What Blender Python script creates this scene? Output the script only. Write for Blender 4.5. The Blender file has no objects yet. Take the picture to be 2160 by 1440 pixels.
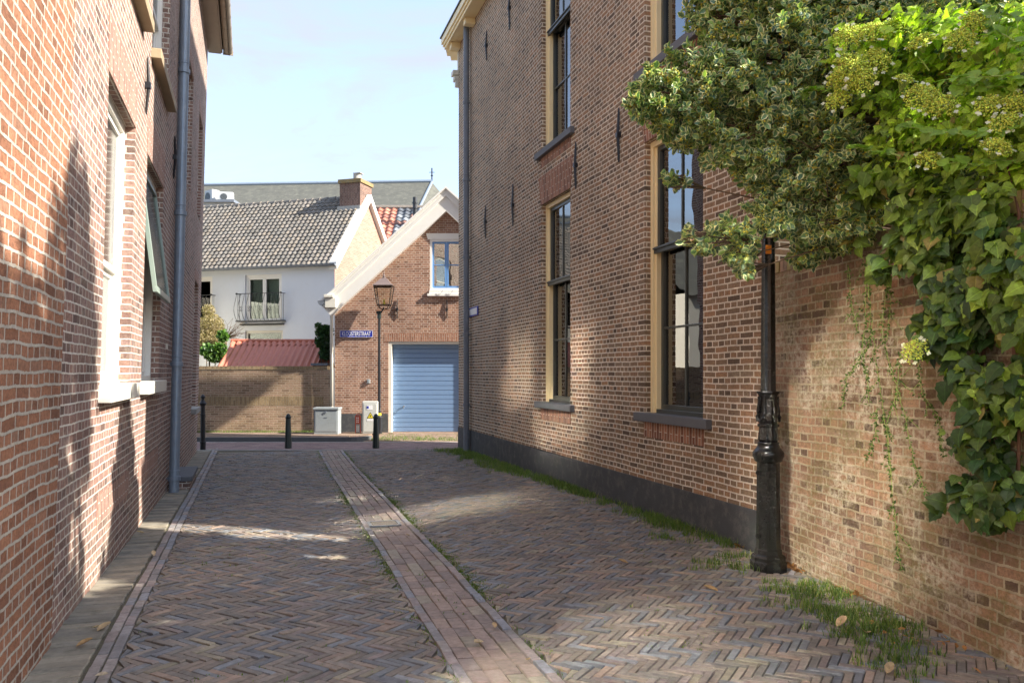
import bpy, math, random
import numpy as np
from mathutils import Vector, Matrix
R = math.radians
random.seed(7); rng = np.random.default_rng(7)
S = bpy.context.scene
COL = S.collection

# ------------------------------------------------------------------ camera
CZ = 1.77; FPX = 1690.0; HOR = 785.0
cd = bpy.data.cameras.new("camera"); cam = bpy.data.objects.new("camera", cd); COL.objects.link(cam)
cam.location = (0, 0, CZ); cam.rotation_euler = (R(90), 0, 0)
cd.sensor_width = 36; cd.lens = 36*FPX/2160; cd.shift_y = (HOR-720)/2160
cd.clip_start = 0.05; cd.clip_end = 1500
S.camera = cam
# ------------------------------------------------------------------ sky and sun
TOSUN = Vector((4.2, -1.0, 2.8)).normalized()
world = bpy.data.worlds.new("World"); S.world = world; world.use_nodes = True
wn = world.node_tree.nodes; wl = world.node_tree.links
bg = wn["Background"]; bg.inputs[1].default_value = 0.15
sky = wn.new("ShaderNodeTexSky"); sky.sky_type = 'NISHITA'; sky.sun_disc = False
sky.sun_elevation = math.asin(TOSUN.z); sky.sun_rotation = math.atan2(TOSUN.x, TOSUN.y)
sky.dust_density = 1.5; sky.ozone_density = 3.5; sky.air_density = 1.0
tc = wn.new("ShaderNodeTexCoord"); mp = wn.new("ShaderNodeMapping"); mp.inputs["Scale"].default_value = (1.6, 1.0, 4.5)
mp.inputs["Rotation"].default_value = (0.15, 0.35, 0.3)
cn = wn.new("ShaderNodeTexNoise"); cn.inputs["Scale"].default_value = 2.3; cn.inputs["Detail"].default_value = 9; cn.inputs["Roughness"].default_value = 0.62; cn.inputs["Distortion"].default_value = 0.5
cr = wn.new("ShaderNodeValToRGB"); cr.color_ramp.elements[0].position = 0.42; cr.color_ramp.elements[0].color = (.40,)*3+(1,); cr.color_ramp.elements[1].position = 0.66; cr.color_ramp.elements[1].color = (.92,)*3+(1,)
mx = wn.new("ShaderNodeMixRGB"); mx.inputs[2].default_value = (1.38, 1.46, 1.66, 1)
wl.new(tc.outputs["Generated"], mp.inputs[0]); wl.new(mp.outputs[0], cn.inputs["Vector"]); wl.new(cn.outputs[0], cr.inputs[0])
wl.new(cr.outputs[0], mx.inputs[0]); wl.new(sky.outputs[0], mx.inputs[1]); wl.new(mx.outputs[0], bg.inputs[0])
sd = bpy.data.lights.new("sun", 'SUN'); sd.energy = 3.5; sd.angle = R(0.6); sd.color = (1.0, 0.93, 0.82)
sun = bpy.data.objects.new("sun", sd); COL.objects.link(sun)
sun.rotation_euler = TOSUN.to_track_quat('Z', 'Y').to_euler(); sun.location = (0, 0, 30)
S.view_settings.view_transform = 'Standard'; S.view_settings.look = 'None'; S.view_settings.gamma = 1
S.view_settings.exposure = 1.92
S.cycles.blur_glossy = 0.0; S.cycles.sample_clamp_indirect = 0; S.cycles.max_bounces = 8; S.cycles.diffuse_bounces = 5; S.cycles.transparent_max_bounces = 12

# ------------------------------------------------------------------ helpers
ORG = {}
def V(*a): return np.array(a, float)
def unit(v): v = np.asarray(v, float); return v/np.linalg.norm(v)
def W(x, y, Y): return V((x-1080)/FPX*Y, Y, CZ+(HOR-y)/FPX*Y)      # a point seen at a pixel at a given depth
def tag(o, label, cat, group=None, kind=None):
    if label: o["label"] = label
    if cat: o["category"] = cat
    if group: o["group"] = group
    if kind: o["kind"] = kind
    return o
def thing(name, loc, label, cat, group=None):
    o = bpy.data.objects.new(name, None); COL.objects.link(o); o.location = loc; o.empty_display_size = .2
    ORG[o.name] = V(*loc); return tag(o, label, cat, group)
def link(name, me, parent=None, org=None):
    o = bpy.data.objects.new(name, me); COL.objects.link(o)
    if parent is not None: o.parent = parent; ORG[o.name] = ORG[parent.name]
    else:
        ORG[o.name] = V(*org) if org is not None else V(0, 0, 0); o.location = ORG[o.name]
    return o
class MB:
    def __init__(s): s.v = []; s.f = []; s.uv = []; s.mi = []; s.col = []
    def face(s, pts, uv=None, mi=0, col=(1, 1, 1)):
        b = len(s.v); s.v += [tuple(p) for p in pts]; s.f.append(tuple(range(b, b+len(pts))))
        s.uv.append(uv if uv else [(0, 0)]*len(pts)); s.mi.append(mi); s.col.append(col)
    def box(s, o, a, b, c, mi=0, col=(1, 1, 1), uvo=(0, 0)):
        o, a, b, c = (np.asarray(q, float) for q in (o, a, b, c))
        if np.dot(np.cross(a, b), c) < 0: a, b = b, a
        la, lb, lc = (np.linalg.norm(q) for q in (a, b, c)); x, y = uvo
        for p, q, r, lq, lr in ((o, b, a, lb, la), (o+c, a, b, la, lb), (o, a, c, la, lc), (o+b, c, a, lc, la), (o, c, b, lc, lb), (o+a, b, c, lb, lc)):
            s.face([p, p+q, p+q+r, p+r], [(x, y), (x+lq, y), (x+lq, y+lr), (x, y+lr)], mi, col)
    def cbox(s, c, sx, sy, sz, mi=0, rz=0, col=(1, 1, 1)):            # centre of the base
        ca, sa = math.cos(rz), math.sin(rz); a = V(ca*sx, sa*sx, 0); b = V(-sa*sy, ca*sy, 0)
        s.box(np.asarray(c)-a/2-b/2, a, b, V(0, 0, sz), mi, col)
    def tube(s, pts, rad, n=8, mi=0, cap=True, col=(1, 1, 1)):
        pts = [np.asarray(p, float) for p in pts]
        if np.isscalar(rad): rad = [rad]*len(pts)
        rings = []; up = V(0, 0, 1)
        for i, p in enumerate(pts):
            t = unit(pts[min(i+1, len(pts)-1)]-pts[max(i-1, 0)])
            u = np.cross(t, up)
            if np.linalg.norm(u) < .1: u = np.cross(t, V(0, 1, 0))
            u = unit(u); w = np.cross(t, u)
            b = len(s.v)
            for k in range(n):
                a = 2*math.pi*k/n; s.v.append(tuple(p+rad[i]*(math.cos(a)*u+math.sin(a)*w)))
            rings.append(b)
        for i in range(len(rings)-1):
            for k in range(n):
                k2 = (k+1) % n; a, b = rings[i], rings[i+1]
                s.f.append((a+k, b+k, b+k2, a+k2)); s.uv.append([(k/n, i), (k/n, i+1), ((k+1)/n, i+1), ((k+1)/n, i)]); s.mi.append(mi); s.col.append(col)
        if cap:
            for b, rv in ((rings[0], False), (rings[-1], True)):
                q = tuple(range(b, b+n)); s.f.append(q[::-1] if rv else q); s.uv.append([(0, 0)]*n); s.mi.append(mi); s.col.append(col)
    def lathe(s, c, prof, n=24, mi=0, flute=0, lean=(0, 0), rot=0):
        c = np.asarray(c, float); b0 = len(s.v)
        for j, (r, z) in enumerate(prof):
            for k in range(n):
                a = 2*math.pi*k/n+rot; rr = r*(1-(flute if k % 2 else 0)); s.v.append((c[0]+rr*math.cos(a)+lean[0]*z, c[1]+rr*math.sin(a)+lean[1]*z, c[2]+z))
        for j in range(len(prof)-1):
            for k in range(n):
                k2 = (k+1) % n; a, b = b0+j*n, b0+(j+1)*n
                s.f.append((a+k, a+k2, b+k2, b+k)); s.uv.append([(0, 0)]*4); s.mi.append(mi); s.col.append((1, 1, 1))
        for b, rv in ((b0, True), (b0+(len(prof)-1)*n, False)):
            q = tuple(range(b, b+n)); s.f.append(q[::-1] if rv else q); s.uv.append([(0, 0)]*n); s.mi.append(mi); s.col.append((1, 1, 1))
    def build(s, name, mats, parent=None, org=None, smooth=False, bevel=0):
        if not isinstance(mats, (list, tuple)): mats = [mats]
        o0 = ORG[parent.name] if parent is not None else (np.asarray(org, float) if org is not None else V(0, 0, 0))
        me = bpy.data.meshes.new(name)
        me.from_pydata([tuple(np.asarray(p)-o0) for p in s.v], [], s.f)
        uvl = me.uv_layers.new(name="UVMap"); uvl.data.foreach_set("uv", np.array([c for f in s.uv for c in f], float).ravel())
        me.polygons.foreach_set("material_index", s.mi)
        at = me.attributes.new("Col", 'FLOAT_COLOR', 'FACE'); at.data.foreach_set("color", np.array([tuple(c)+(1,) for c in s.col], np.float32).ravel())
        for m in mats: me.materials.append(m)
        if smooth: me.shade_smooth() if hasattr(me, "shade_smooth") else me.polygons.foreach_set("use_smooth", [True]*len(s.f))
        me.update(); o = link(name, me, parent, o0)
        if bevel:
            md = o.modifiers.new("bevel", 'BEVEL'); md.width = bevel; md.segments = 2; md.limit_method = 'ANGLE'
            w = o.modifiers.new("weld", 'WELD'); w.merge_threshold = 1e-4; bpy_move_first(o, w)
        return o
def bpy_move_first(o, m):
    o.modifiers.move(len(o.modifiers)-1, 0)
def inst(name, tv, tf, Rm, P, cols, mats, parent=None, org=None, fmi=None, smooth=False):
    """one mesh of many copied small shapes: tv (n,3), tf (m,4), Rm (N,3,3), P (N,3), cols (N,m,3) or (N,3)"""
    N = len(P); n = len(tv); m = len(tf)
    o0 = ORG[parent.name] if parent is not None else (np.asarray(org, float) if org is not None else V(0, 0, 0))
    vv = np.einsum('nij,kj->nki', Rm, tv)+P[:, None, :]-o0
    ff = (tf[None]+(np.arange(N)*n)[:, None, None]).reshape(-1, 4)
    me = bpy.data.meshes.new(name); me.vertices.add(N*n); me.vertices.foreach_set("co", vv.astype(np.float32).ravel())
    me.loops.add(N*m*4); me.loops.foreach_set("vertex_index", ff.astype(np.int32).ravel())
    me.polygons.add(N*m); me.polygons.foreach_set("loop_start", (np.arange(N*m)*4).astype(np.int32))
    if smooth: me.polygons.foreach_set("use_smooth", np.ones(N*m, bool))
    me.update(calc_edges=True)
    if cols.ndim == 2: cols = np.repeat(cols[:, None, :], m, 1)
    c4 = np.concatenate([cols.reshape(-1, 3), np.ones((N*m, 1))], 1)
    at = me.attributes.new("Col", 'FLOAT_COLOR', 'FACE'); at.data.foreach_set("color", c4.astype(np.float32).ravel())
    for q in mats: me.materials.append(q)
    if fmi is not None: me.polygons.foreach_set("material_index", np.tile(fmi, N).astype(np.int32))
    return link(name, me, parent, o0)

class Frame:
    """a vertical wall plane: s metres along it (away from the camera), t metres out towards the lane, z height; it may lean by k"""
    def __init__(f, x0, slope, side, k=0.0):
        q = math.hypot(slope, 1); f.x0 = x0; f.sl = slope; f.q = q; f.k = k; f.side = side
        f.D = V(slope/q, 1/q, 0); f.n = V(1/q, -slope/q, 0)*side
    def p(f, s, t, z):
        return V(f.x0, 0, 0)+f.D*s+f.n*(t+f.k*z)+V(0, 0, z)
    def px(f, x, y, t=0):                                            # where the ray through a pixel meets the plane
        d = V((x-1080)/FPX, 1, (HOR-y)/FPX); o = V(0, 0, CZ)
        nn = f.n-V(0, 0, f.k); a = np.dot(nn, d); b = np.dot(nn, V(f.x0, 0, 0)-o)+t
        P = o+d*(b/a); return float(np.dot(P-V(f.x0, 0, 0), f.D)), float(P[2])

# ------------------------------------------------------------------ materials
MATS = {}
def newmat(name):
    m = bpy.data.materials.new(name); m.use_nodes = True; return m, m.node_tree.nodes, m.node_tree.links, m.node_tree.nodes["Principled BSDF"]
def ramp(n, cols):
    r = n.new("ShaderNodeValToRGB"); e = r.color_ramp.elements
    while len(e) < len(cols): e.new(.5)
    for i, (p, c) in enumerate(cols): e[i].position = p; e[i].color = tuple(c)+(1,)
    return r
def noise(n, l, vec, scale, detail=6, rough=.6, dist=0):
    t = n.new("ShaderNodeTexNoise"); t.inputs["Scale"].default_value = scale; t.inputs["Detail"].default_value = detail
    t.inputs["Roughness"].default_value = rough; t.inputs["Distortion"].default_value = dist
    if vec is not None: l.new(vec, t.inputs["Vector"])
    return t
def mix(n, l, fac, a, b, mode='MIX'):
    m = n.new("ShaderNodeMixRGB"); m.blend_type = mode
    for i, q in ((0, fac), (1, a), (2, b)):
        if hasattr(q, "links") or hasattr(q, "is_linked"): l.new(q, m.inputs[i])
        elif i == 0: m.inputs[0].default_value = q
        else: m.inputs[i].default_value = tuple(q)+(1,)
    return m.outputs[0]
def math_(n, l, op, a, b=None):
    m = n.new("ShaderNodeMath"); m.operation = op
    for i, q in ((0, a), (1, b)):
        if q is None: continue
        if hasattr(q, "is_linked"): l.new(q, m.inputs[i])
        else: m.inputs[i].default_value = q
    return m.outputs[0]
def paint(name, c, rough=.5, metal=0, bump=.15, bscale=60, var=.12, vscale=5, dirt=None, dirt_amt=.5, coat=0):
    m, n, l, b = newmat(name); g = n.new("ShaderNodeTexCoord").outputs["Object"]
    n1 = noise(n, l, g, vscale, 8); c = tuple(c)
    col = mix(n, l, n1.outputs[0], tuple(q*(1-var) for q in c), tuple(min(1, q*(1+var)) for q in c))
    if dirt:
        n3 = noise(n, l, g, vscale*1.7, 10, .7); r = ramp(n, [(.5, (0, 0, 0)), (.7, (dirt_amt,)*3)]); l.new(n3.outputs[0], r.inputs[0])
        col = mix(n, l, r.outputs[0], col, dirt)
    l.new(col, b.inputs["Base Color"]); b.inputs["Roughness"].default_value = rough; b.inputs["Metallic"].default_value = metal
    if coat: b.inputs["Coat Weight"].default_value = coat
    if bump:
        n2 = noise(n, l, g, bscale, 4); bp = n.new("ShaderNodeBump"); bp.inputs["Strength"].default_value = bump; bp.inputs["Distance"].default_value = .01
        l.new(n2.outputs[0], bp.inputs["Height"]); l.new(bp.outputs[0], b.inputs["Normal"])
    MATS[name] = m; return m
def brickmat(name, cols, mortar, bw=.22, rh=.0615, ms=.0055, wav=.006, squash=True, stain=None, moss=None, soot=.25, uvscale=(1, 1), bump=.7, eff=0, seed=0, msvar=.0, patch=0, rot=False):
    m, n, l, b = newmat(name)
    uv = n.new("ShaderNodeUVMap").outputs[0]
    mp = n.new("ShaderNodeMapping"); l.new(uv, mp.inputs[0]); mp.inputs["Location"].default_value = (seed*.37, seed*1.91, 0)
    if rot: mp.inputs["Rotation"].default_value = (0, 0, R(90))
    uv = mp.outputs[0]
    def warp(vec, scale, amt):
        nz = noise(n, l, vec, scale, 3)
        s_ = n.new("ShaderNodeVectorMath"); s_.operation = 'SUBTRACT'; l.new(nz.outputs["Color"], s_.inputs[0]); s_.inputs[1].default_value = (.5, .5, .5)
        k = n.new("ShaderNodeVectorMath"); k.operation = 'MULTIPLY'; l.new(s_.outputs[0], k.inputs[0]); k.inputs[1].default_value = (amt, amt, 0)
        a = n.new("ShaderNodeVectorMath"); a.operation = 'ADD'; l.new(vec, a.inputs[0]); l.new(k.outputs[0], a.inputs[1]); return a.outputs[0]
    w = warp(uv, 1.1, wav*5); w = warp(w, 7, wav*1.6); w = warp(w, 45, wav*1.1)
    br = n.new("ShaderNodeTexBrick"); l.new(w, br.inputs["Vector"]); br.inputs["Scale"].default_value = 1
    br.inputs["Brick Width"].default_value = bw; br.inputs["Row Height"].default_value = rh; br.inputs["Mortar Size"].default_value = ms
    br.inputs["Mortar Smooth"].default_value = .25; br.inputs["Bias"].default_value = 0
    br.inputs["Color1"].default_value = (0, 0, 0, 1); br.inputs["Color2"].default_value = (1, 1, 1, 1); br.inputs["Mortar"].default_value = (.5, .5, .5, 1)
    br.offset = .5; br.offset_frequency = 2
    if squash: br.squash = .5; br.squash_frequency = 2
    rp = ramp(n, cols); l.new(br.outputs["Color"], rp.inputs[0])
    fine = noise(n, l, uv, 30, 10, .7); big = noise(n, l, uv, .9, 6, .65)
    r2 = ramp(n, [(.3, (.62,)*3), (.7, (1.3,)*3)]); l.new(fine.outputs[0], r2.inputs[0])
    c = mix(n, l, 1, rp.outputs[0], r2.outputs[0], 'MULTIPLY')
    # dark flecks in the clay
    fl = noise(n, l, uv, 70, 3, .6); r3 = ramp(n, [(.33, (.45,)*3), (.42, (1,)*3)]); l.new(fl.outputs[0], r3.inputs[0])
    c = mix(n, l, .7, c, r3.outputs[0], 'MULTIPLY')
    mv = noise(n, l, uv, 12, 6, .7); rm = ramp(n, [(.3, tuple(q*.72 for q in mortar)), (.7, tuple(min(1, q*1.12) for q in mortar))]); l.new(mv.outputs[0], rm.inputs[0])
    c = mix(n, l, br.outputs["Fac"], c, rm.outputs[0])
    if soot:
        r4 = ramp(n, [(.35, (1-soot,)*3), (.68, (1.08,)*3)]); l.new(big.outputs[0], r4.inputs[0]); c = mix(n, l, 1, c, r4.outputs[0], 'MULTIPLY')
    if eff:
        ne = noise(n, l, uv, 1.7, 9, .72, .4); re = ramp(n, [(.46, (0,)*3), (.60, (eff,)*3)]); l.new(ne.outputs[0], re.inputs[0])
        nf = noise(n, l, uv, 22, 6, .75); rf = ramp(n, [(.42, (0,)*3), (.6, (1,)*3)]); l.new(nf.outputs[0], rf.inputs[0])
        fac = mix(n, l, 1, re.outputs[0], rf.outputs[0], 'MULTIPLY'); c = mix(n, l, fac, c, (.62, .55, .42))
    if moss:
        nm = noise(n, l, uv, 2.3, 8, .7, .3); rmn = ramp(n, [(.42, (0,)*3), (.62, (moss,)*3)]); l.new(nm.outputs[0], rmn.inputs[0])
        ng = noise(n, l, uv, 28, 6, .75); rg = ramp(n, [(.40, (.12,)*3), (.60, (1,)*3)]); l.new(ng.outputs[0], rg.inputs[0])
        c = mix(n, l, mix(n, l, 1, rmn.outputs[0], rg.outputs[0], 'MULTIPLY'), c, (.15, .135, .035))
    l.new(c, b.inputs["Base Color"]); b.inputs["Roughness"].default_value = .88; b.inputs["Specular IOR Level"].default_value = .25
    inv = math_(n, l, 'SUBTRACT', 1, br.outputs["Fac"])
    h = math_(n, l, 'ADD', inv, math_(n, l, 'MULTIPLY', fine.outputs[0], .9))
    bp = n.new("ShaderNodeBump"); bp.inputs["Strength"].default_value = bump; bp.inputs["Distance"].default_value = .012
    l.new(h, bp.inputs["Height"]); l.new(bp.outputs[0], b.inputs["Normal"])
    MATS[name] = m; return m
def attrmat(name, rough=.6, bump=.4, bscale=90, var=.35, vscale=25, transl=0, tint=(1, 1, 1), spec=.5, wrap=None):
    m, n, l, b = newmat(name); g = n.new("ShaderNodeTexCoord").outputs["Object"]
    a = n.new("ShaderNodeAttribute"); a.attribute_name = "Col"
    c = a.outputs["Color"]
    if var:
        n1 = noise(n, l, g, vscale, 8, .65); r = ramp(n, [(.3, (1-var,)*3), (.7, (1+var,)*3)]); l.new(n1.outputs[0], r.inputs[0]); c = mix(n, l, 1, c, r.outputs[0], 'MULTIPLY')
    if wrap:                                                         # dirt or moss of its own shape lying over the surface
        n3 = noise(n, l, g, wrap[1], 9, .7); r3 = ramp(n, [(wrap[2], (0,)*3), (wrap[3], (wrap[4],)*3)]); l.new(n3.outputs[0], r3.inputs[0]); c = mix(n, l, r3.outputs[0], c, wrap[0])
    l.new(c, b.inputs["Base Color"]); b.inputs["Roughness"].default_value = rough; b.inputs["Specular IOR Level"].default_value = spec
    if bump:
        n2 = noise(n, l, g, bscale, 5); bp = n.new("ShaderNodeBump"); bp.inputs["Strength"].default_value = bump; bp.inputs["Distance"].default_value = .006
        l.new(n2.outputs[0], bp.inputs["Height"]); l.new(bp.outputs[0], b.inputs["Normal"])
    if transl:
        t = n.new("ShaderNodeBsdfTranslucent"); l.new(mix(n, l, 1, c, (1.25, 1.5, .6), 'MULTIPLY'), t.inputs[0])
        ms = n.new("ShaderNodeMixShader"); ms.inputs[0].default_value = transl
        l.new(b.outputs[0], ms.inputs[1]); l.new(t.outputs[0], ms.inputs[2]); l.new(ms.outputs[0], n["Material Output"].inputs[0])
    MATS[name] = m; return m
def glassmat(name, ior=1.9, tint=(.85, .92, .9), wob=.008, ro=.01):
    m, n, l, b = newmat(name); n.remove(b)
    g = n.new("ShaderNodeTexCoord").outputs["Object"]; nz = noise(n, l, g, 1.3, 2)
    bp = n.new("ShaderNodeBump"); bp.inputs["Strength"].default_value = wob; bp.inputs["Distance"].default_value = .3; l.new(nz.outputs[0], bp.inputs["Height"])
    fr = n.new("ShaderNodeFresnel"); fr.inputs["IOR"].default_value = ior
    tr = n.new("ShaderNodeBsdfTransparent"); tr.inputs[0].default_value = tuple(tint)+(1,)
    gl = n.new("ShaderNodeBsdfGlossy"); gl.inputs["Roughness"].default_value = ro; l.new(bp.outputs[0], gl.inputs["Normal"])
    ms = n.new("ShaderNodeMixShader"); l.new(fr.outputs[0], ms.inputs[0]); l.new(tr.outputs[0], ms.inputs[1]); l.new(gl.outputs[0], ms.inputs[2])
    l.new(ms.outputs[0], n["Material Output"].inputs[0]); MATS[name] = m; return m

B_RIGHT = brickmat("brick_brown", [(0, (.14, .10, .07)), (.25, (.25, .17, .11)), (.5, (.32, .215, .135)), (.75, (.38, .22, .125)), (1, (.28, .21, .145))], (0.80, 0.71, 0.58), seed=1, soot=.22, ms=.0085)
B_RIGHT_S = brickmat("brick_brown_soldier", [(0, (.12, .055, .035)), (.5, (.22, .10, .06)), (1, (.28, .13, .08))], (.5, .43, .34), seed=2, squash=False, soot=.1)
B_LEFT = brickmat("brick_purple", [(0, (.15, .095, .08)), (.3, (.26, .155, .125)), (.6, (.34, .20, .155)), (1, (.29, .185, .16))], (0.690, 0.632, 0.552), rh=.0635, ms=.0068, seed=3, soot=.18, wav=.007, eff=.3)
B_LEFT_S = brickmat("brick_purple_soldier", [(0, (.15, .075, .055)), (.5, (.22, .11, .085)), (1, (.27, .14, .10))], (.58, .53, .46), seed=4, squash=False, soot=.1)
B_ORANGE = brickmat("brick_orange", [(0, (.24, .115, .07)), (.3, (.36, .165, .095)), (.65, (.43, .205, .12)), (1, (.35, .19, .125))], (.58, .52, .44), rh=.067, bw=.23, ms=.009, seed=5, wav=.011, soot=.25, bump=1)
B_GARDEN = brickmat("brick_weathered", [(0, (.13, .085, .06)), (.25, (.27, .16, .10)), (.5, (.37, .215, .13)), (.75, (.43, .25, .15)), (1, (.29, .20, .13))], (0.486, 0.405, 0.270), rh=.066, ms=.0085, seed=6, wav=.012, soot=.32, eff=.85, moss=.75, bump=1)
B_GARDEN_S = brickmat("brick_weathered_soldier", [(0, (.14, .10, .05)), (1, (.24, .17, .08))], (.22, .18, .09), seed=7, wav=.010, squash=False, soot=.3, moss=.9, bump=1)
B_GARAGE = brickmat("brick_pink", [(0, (0.230, 0.120, 0.078)), (.35, (0.365, 0.20, 0.133)), (.7, (0.43, 0.25, 0.17)), (1, (0.33, 0.19, 0.14))], (0.660, 0.583, 0.484), rh=.064, seed=8, soot=.2)
B_GARAGE_S = brickmat("brick_pink_soldier", [(0, (.28, .13, .08)), (1, (.42, .22, .14))], (.58, .5, .42), seed=9, squash=False)
B_BACK = brickmat("brick_buff", [(0, (0.250, 0.163, 0.106)), (.4, (0.362, 0.250, 0.156)), (1, (0.413, 0.275, 0.188))], (0.552, 0.468, 0.348), squash=False, rh=.066, seed=10, soot=.25)
B_BACK_S = brickmat("brick_buff_soldier", [(0, (.26, .18, .10)), (1, (.40, .29, .16))], (.35, .29, .2), seed=11, squash=False)
B_CHIM = brickmat("brick_chimney", [(0, (.16, .09, .07)), (1, (.27, .16, .12))], (.35, .29, .24), seed=12)
B_GABLE = brickmat("brick_salmon", [(0, (.36, .205, .15)), (1, (.46, .28, .215))], (.50, .38, .31), seed=13, soot=.1, squash=False)
M_PLINTH = paint("plinth_render", (.060, .063, .066), .85, bump=.4, bscale=70, var=.35, vscale=4, dirt=(.17, .165, .145), dirt_amt=.6)
M_YELLOW = paint("cream_paint", (.90, .75, .44), .42, bump=.05, var=.06)
M_YPALE = paint("cream_paint_pale", (.72, .60, .38), .42, bump=.05, var=.06)
M_SASH = paint("dark_sash_paint", (.055, .062, .055), .3, bump=.05, var=.2)
M_SILL = paint("bluestone", (.115, .12, .13), .65, bump=.15, bscale=120, var=.15)
M_PIPE = paint("grey_pipe", (.15, .17, .20), .45, bump=.08, var=.2, dirt=(.3, .3, .3), dirt_amt=.35)
M_ZINC = paint("zinc_pipe", (.26, .32, .39), .42, metal=.35, bump=.15, bscale=90, var=.25, vscale=9, dirt=(.34, .36, .38), dirt_amt=.5)
M_IRON = paint("black_iron", (.012, .013, .016), .38, bump=.1, var=.3)
M_IRONGREEN = paint("dark_green_paint", (.012, .022, .020), .3, bump=.06, var=.2)
M_LAMP = paint("lamp_black_paint", (.010, .011, .010), .22, bump=.35, bscale=35, var=.4, dirt=(.06, .055, .045), dirt_amt=.5)
M_WHITE = paint("white_paint", (.78, .76, .70), .45, bump=.06, var=.05)
M_WHITEWALL = paint("white_stucco", (.66, .69, .72), .85, bump=.3, bscale=40, var=.04, vscale=2, dirt=(.62, .62, .6), dirt_amt=.25)
M_CREAMST = paint("cream_stone", (.66, .63, .54), .7, bump=.1, var=.08)
M_OLDWOOD = paint("weathered_board", (.34, .26, .16), .7, bump=.2, var=.2)
M_GUTTER = paint("gutter_beige", (.30, .25, .19), .55, bump=.08, var=.15)
M_BLUE = paint("blue_door_paint", (.17, .275, .45), .42, bump=.04, var=.05, dirt=(.10, .22, .45), dirt_amt=.3)
M_BLUEFR = paint("blue_window_paint", (.13, .29, .58), .4, bump=.04, var=.06)
M_DGREEN = paint("green_sash", (.028, .055, .048), .3, bump=.05, var=.15)
M_CAB = paint("cabinet_grey", (.28, .31, .32), .5, bump=.05, var=.06, dirt=(.2, .2, .18), dirt_amt=.3)
M_CABL = paint("cabinet_light", (.55, .56, .52), .45, bump=.05, var=.06, dirt=(.42, .42, .36), dirt_amt=.3)
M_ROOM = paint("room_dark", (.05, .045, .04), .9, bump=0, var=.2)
M_CURT = paint("curtain_cloth", (.74, .76, .66), .9, bump=.1, var=.08)
M_BLIND = paint("blind_slats", (.5, .5, .44), .8, bump=0, var=.05)
M_BLUESIGN = paint("sign_blue", (.012, .03, .36), .3, bump=0, var=.03)
M_SIGNW = paint("sign_white", (.8, .8, .8), .35, bump=0, var=.02)
M_SLATE = paint("slate", (.085, .085, .07), .85, bump=.6, bscale=6, var=.4, vscale=1.3, dirt=(.17, .17, .13), dirt_amt=.7)
M_TILE = attrmat("pantile", .75, .3, 60, .25, 14, wrap=((.10, .10, .085), 3, .55, .7, .35))
M_REDROOF = paint("red_sheet", (.50, .17, .105), .5, bump=.05, var=.1, dirt=(.4, .14, .1), dirt_amt=.5)
M_YELLOWW = paint("warn_yellow", (.75, .62, .05), .4, bump=0, var=.03)
M_BLACK = paint("print_black", (.02, .02, .02), .5, bump=0, var=0)
M_RED = paint("marker_red", (.42, .07, .04), .5, bump=0, var=.1)
M_ORANGE = paint("sticker_orange", (.9, .3, .02), .5, bump=0, var=.1)
M_AC = paint("ac_white", (.42, .43, .43), .5, bump=0, var=.05)
M_SAND = paint("joint_sand", (.12, .10, .07), .95, bump=.8, bscale=60, var=.4, vscale=30, dirt=(.12, .15, .035), dirt_amt=.9)
M_EARTH = paint("earth", (.15, .12, .085), .95, bump=.6, var=.3)
M_CONC = paint("concrete", (.36, .35, .32), .85, bump=.2, var=.15, dirt=(.2, .19, .16), dirt_amt=.5)
M_KERBD = paint("kerb_dark", (.10, .105, .11), .8, bump=.2, var=.2)
M_BARK = paint("bark", (.13, .085, .05), .9, bump=.8, bscale=25, var=.4)
M_STEM = paint("vine_stem", (.13, .06, .035), .8, bump=.3, var=.3)
M_GSTEM = paint("green_stem", (.26, .36, .07), .5, bump=0, var=.15)
M_PAVE = attrmat("paving_brick", .62, .55, 70, .3, 22, wrap=((.17, .145, .11), 4, .5, .75, .35))
M_SLAB = attrmat("stone_slab", .85, .5, 50, .25, 7, wrap=((.10, .095, .06), 9, .52, .7, .6))
M_HOLLY = attrmat("holly_leaf", .28, .1, 200, .15, 40, transl=.22, spec=.6)
M_LEAF = attrmat("broad_leaf", .45, .3, 120, .22, 30, transl=.35)
M_GRASS = attrmat("grass_blade", .6, 0, 1, .15, 10, transl=.4)
M_BITS = attrmat("floret", .7, 0, 1, 0, 1, transl=.2)
M_DRY = attrmat("dry_leaf", .75, .4, 120, .3, 40, transl=.15)
G_WIN = glassmat("window_glass", 3.4)
G_LEFT = glassmat("boosted_mirror_glass", 12, (.6, .75, .7), .01, .135)  # reflects far more than real glass, to throw sun patches across the lane
G_FAR = glassmat("far_glass", 1.7)
G_LAMP = glassmat("lantern_glass", 1.5, (.95, .93, .88))
M_ROADB = brickmat("road_brick", [(0, (0.195, 0.130, 0.130)), (.5, (0.286, 0.195, 0.189)), (1, (0.325, 0.234, 0.208))], (0.300, 0.255, 0.210), bw=.21, rh=.1, ms=.006, squash=False, seed=14, soot=.15)
M_PAVT = brickmat("pavement_brick", [(0, (.20, .13, .10)), (1, (.34, .23, .18))], (.30, .26, .2), bw=.21, rh=.105, ms=.008, squash=False, seed=15, soot=.2, moss=.5)

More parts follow.
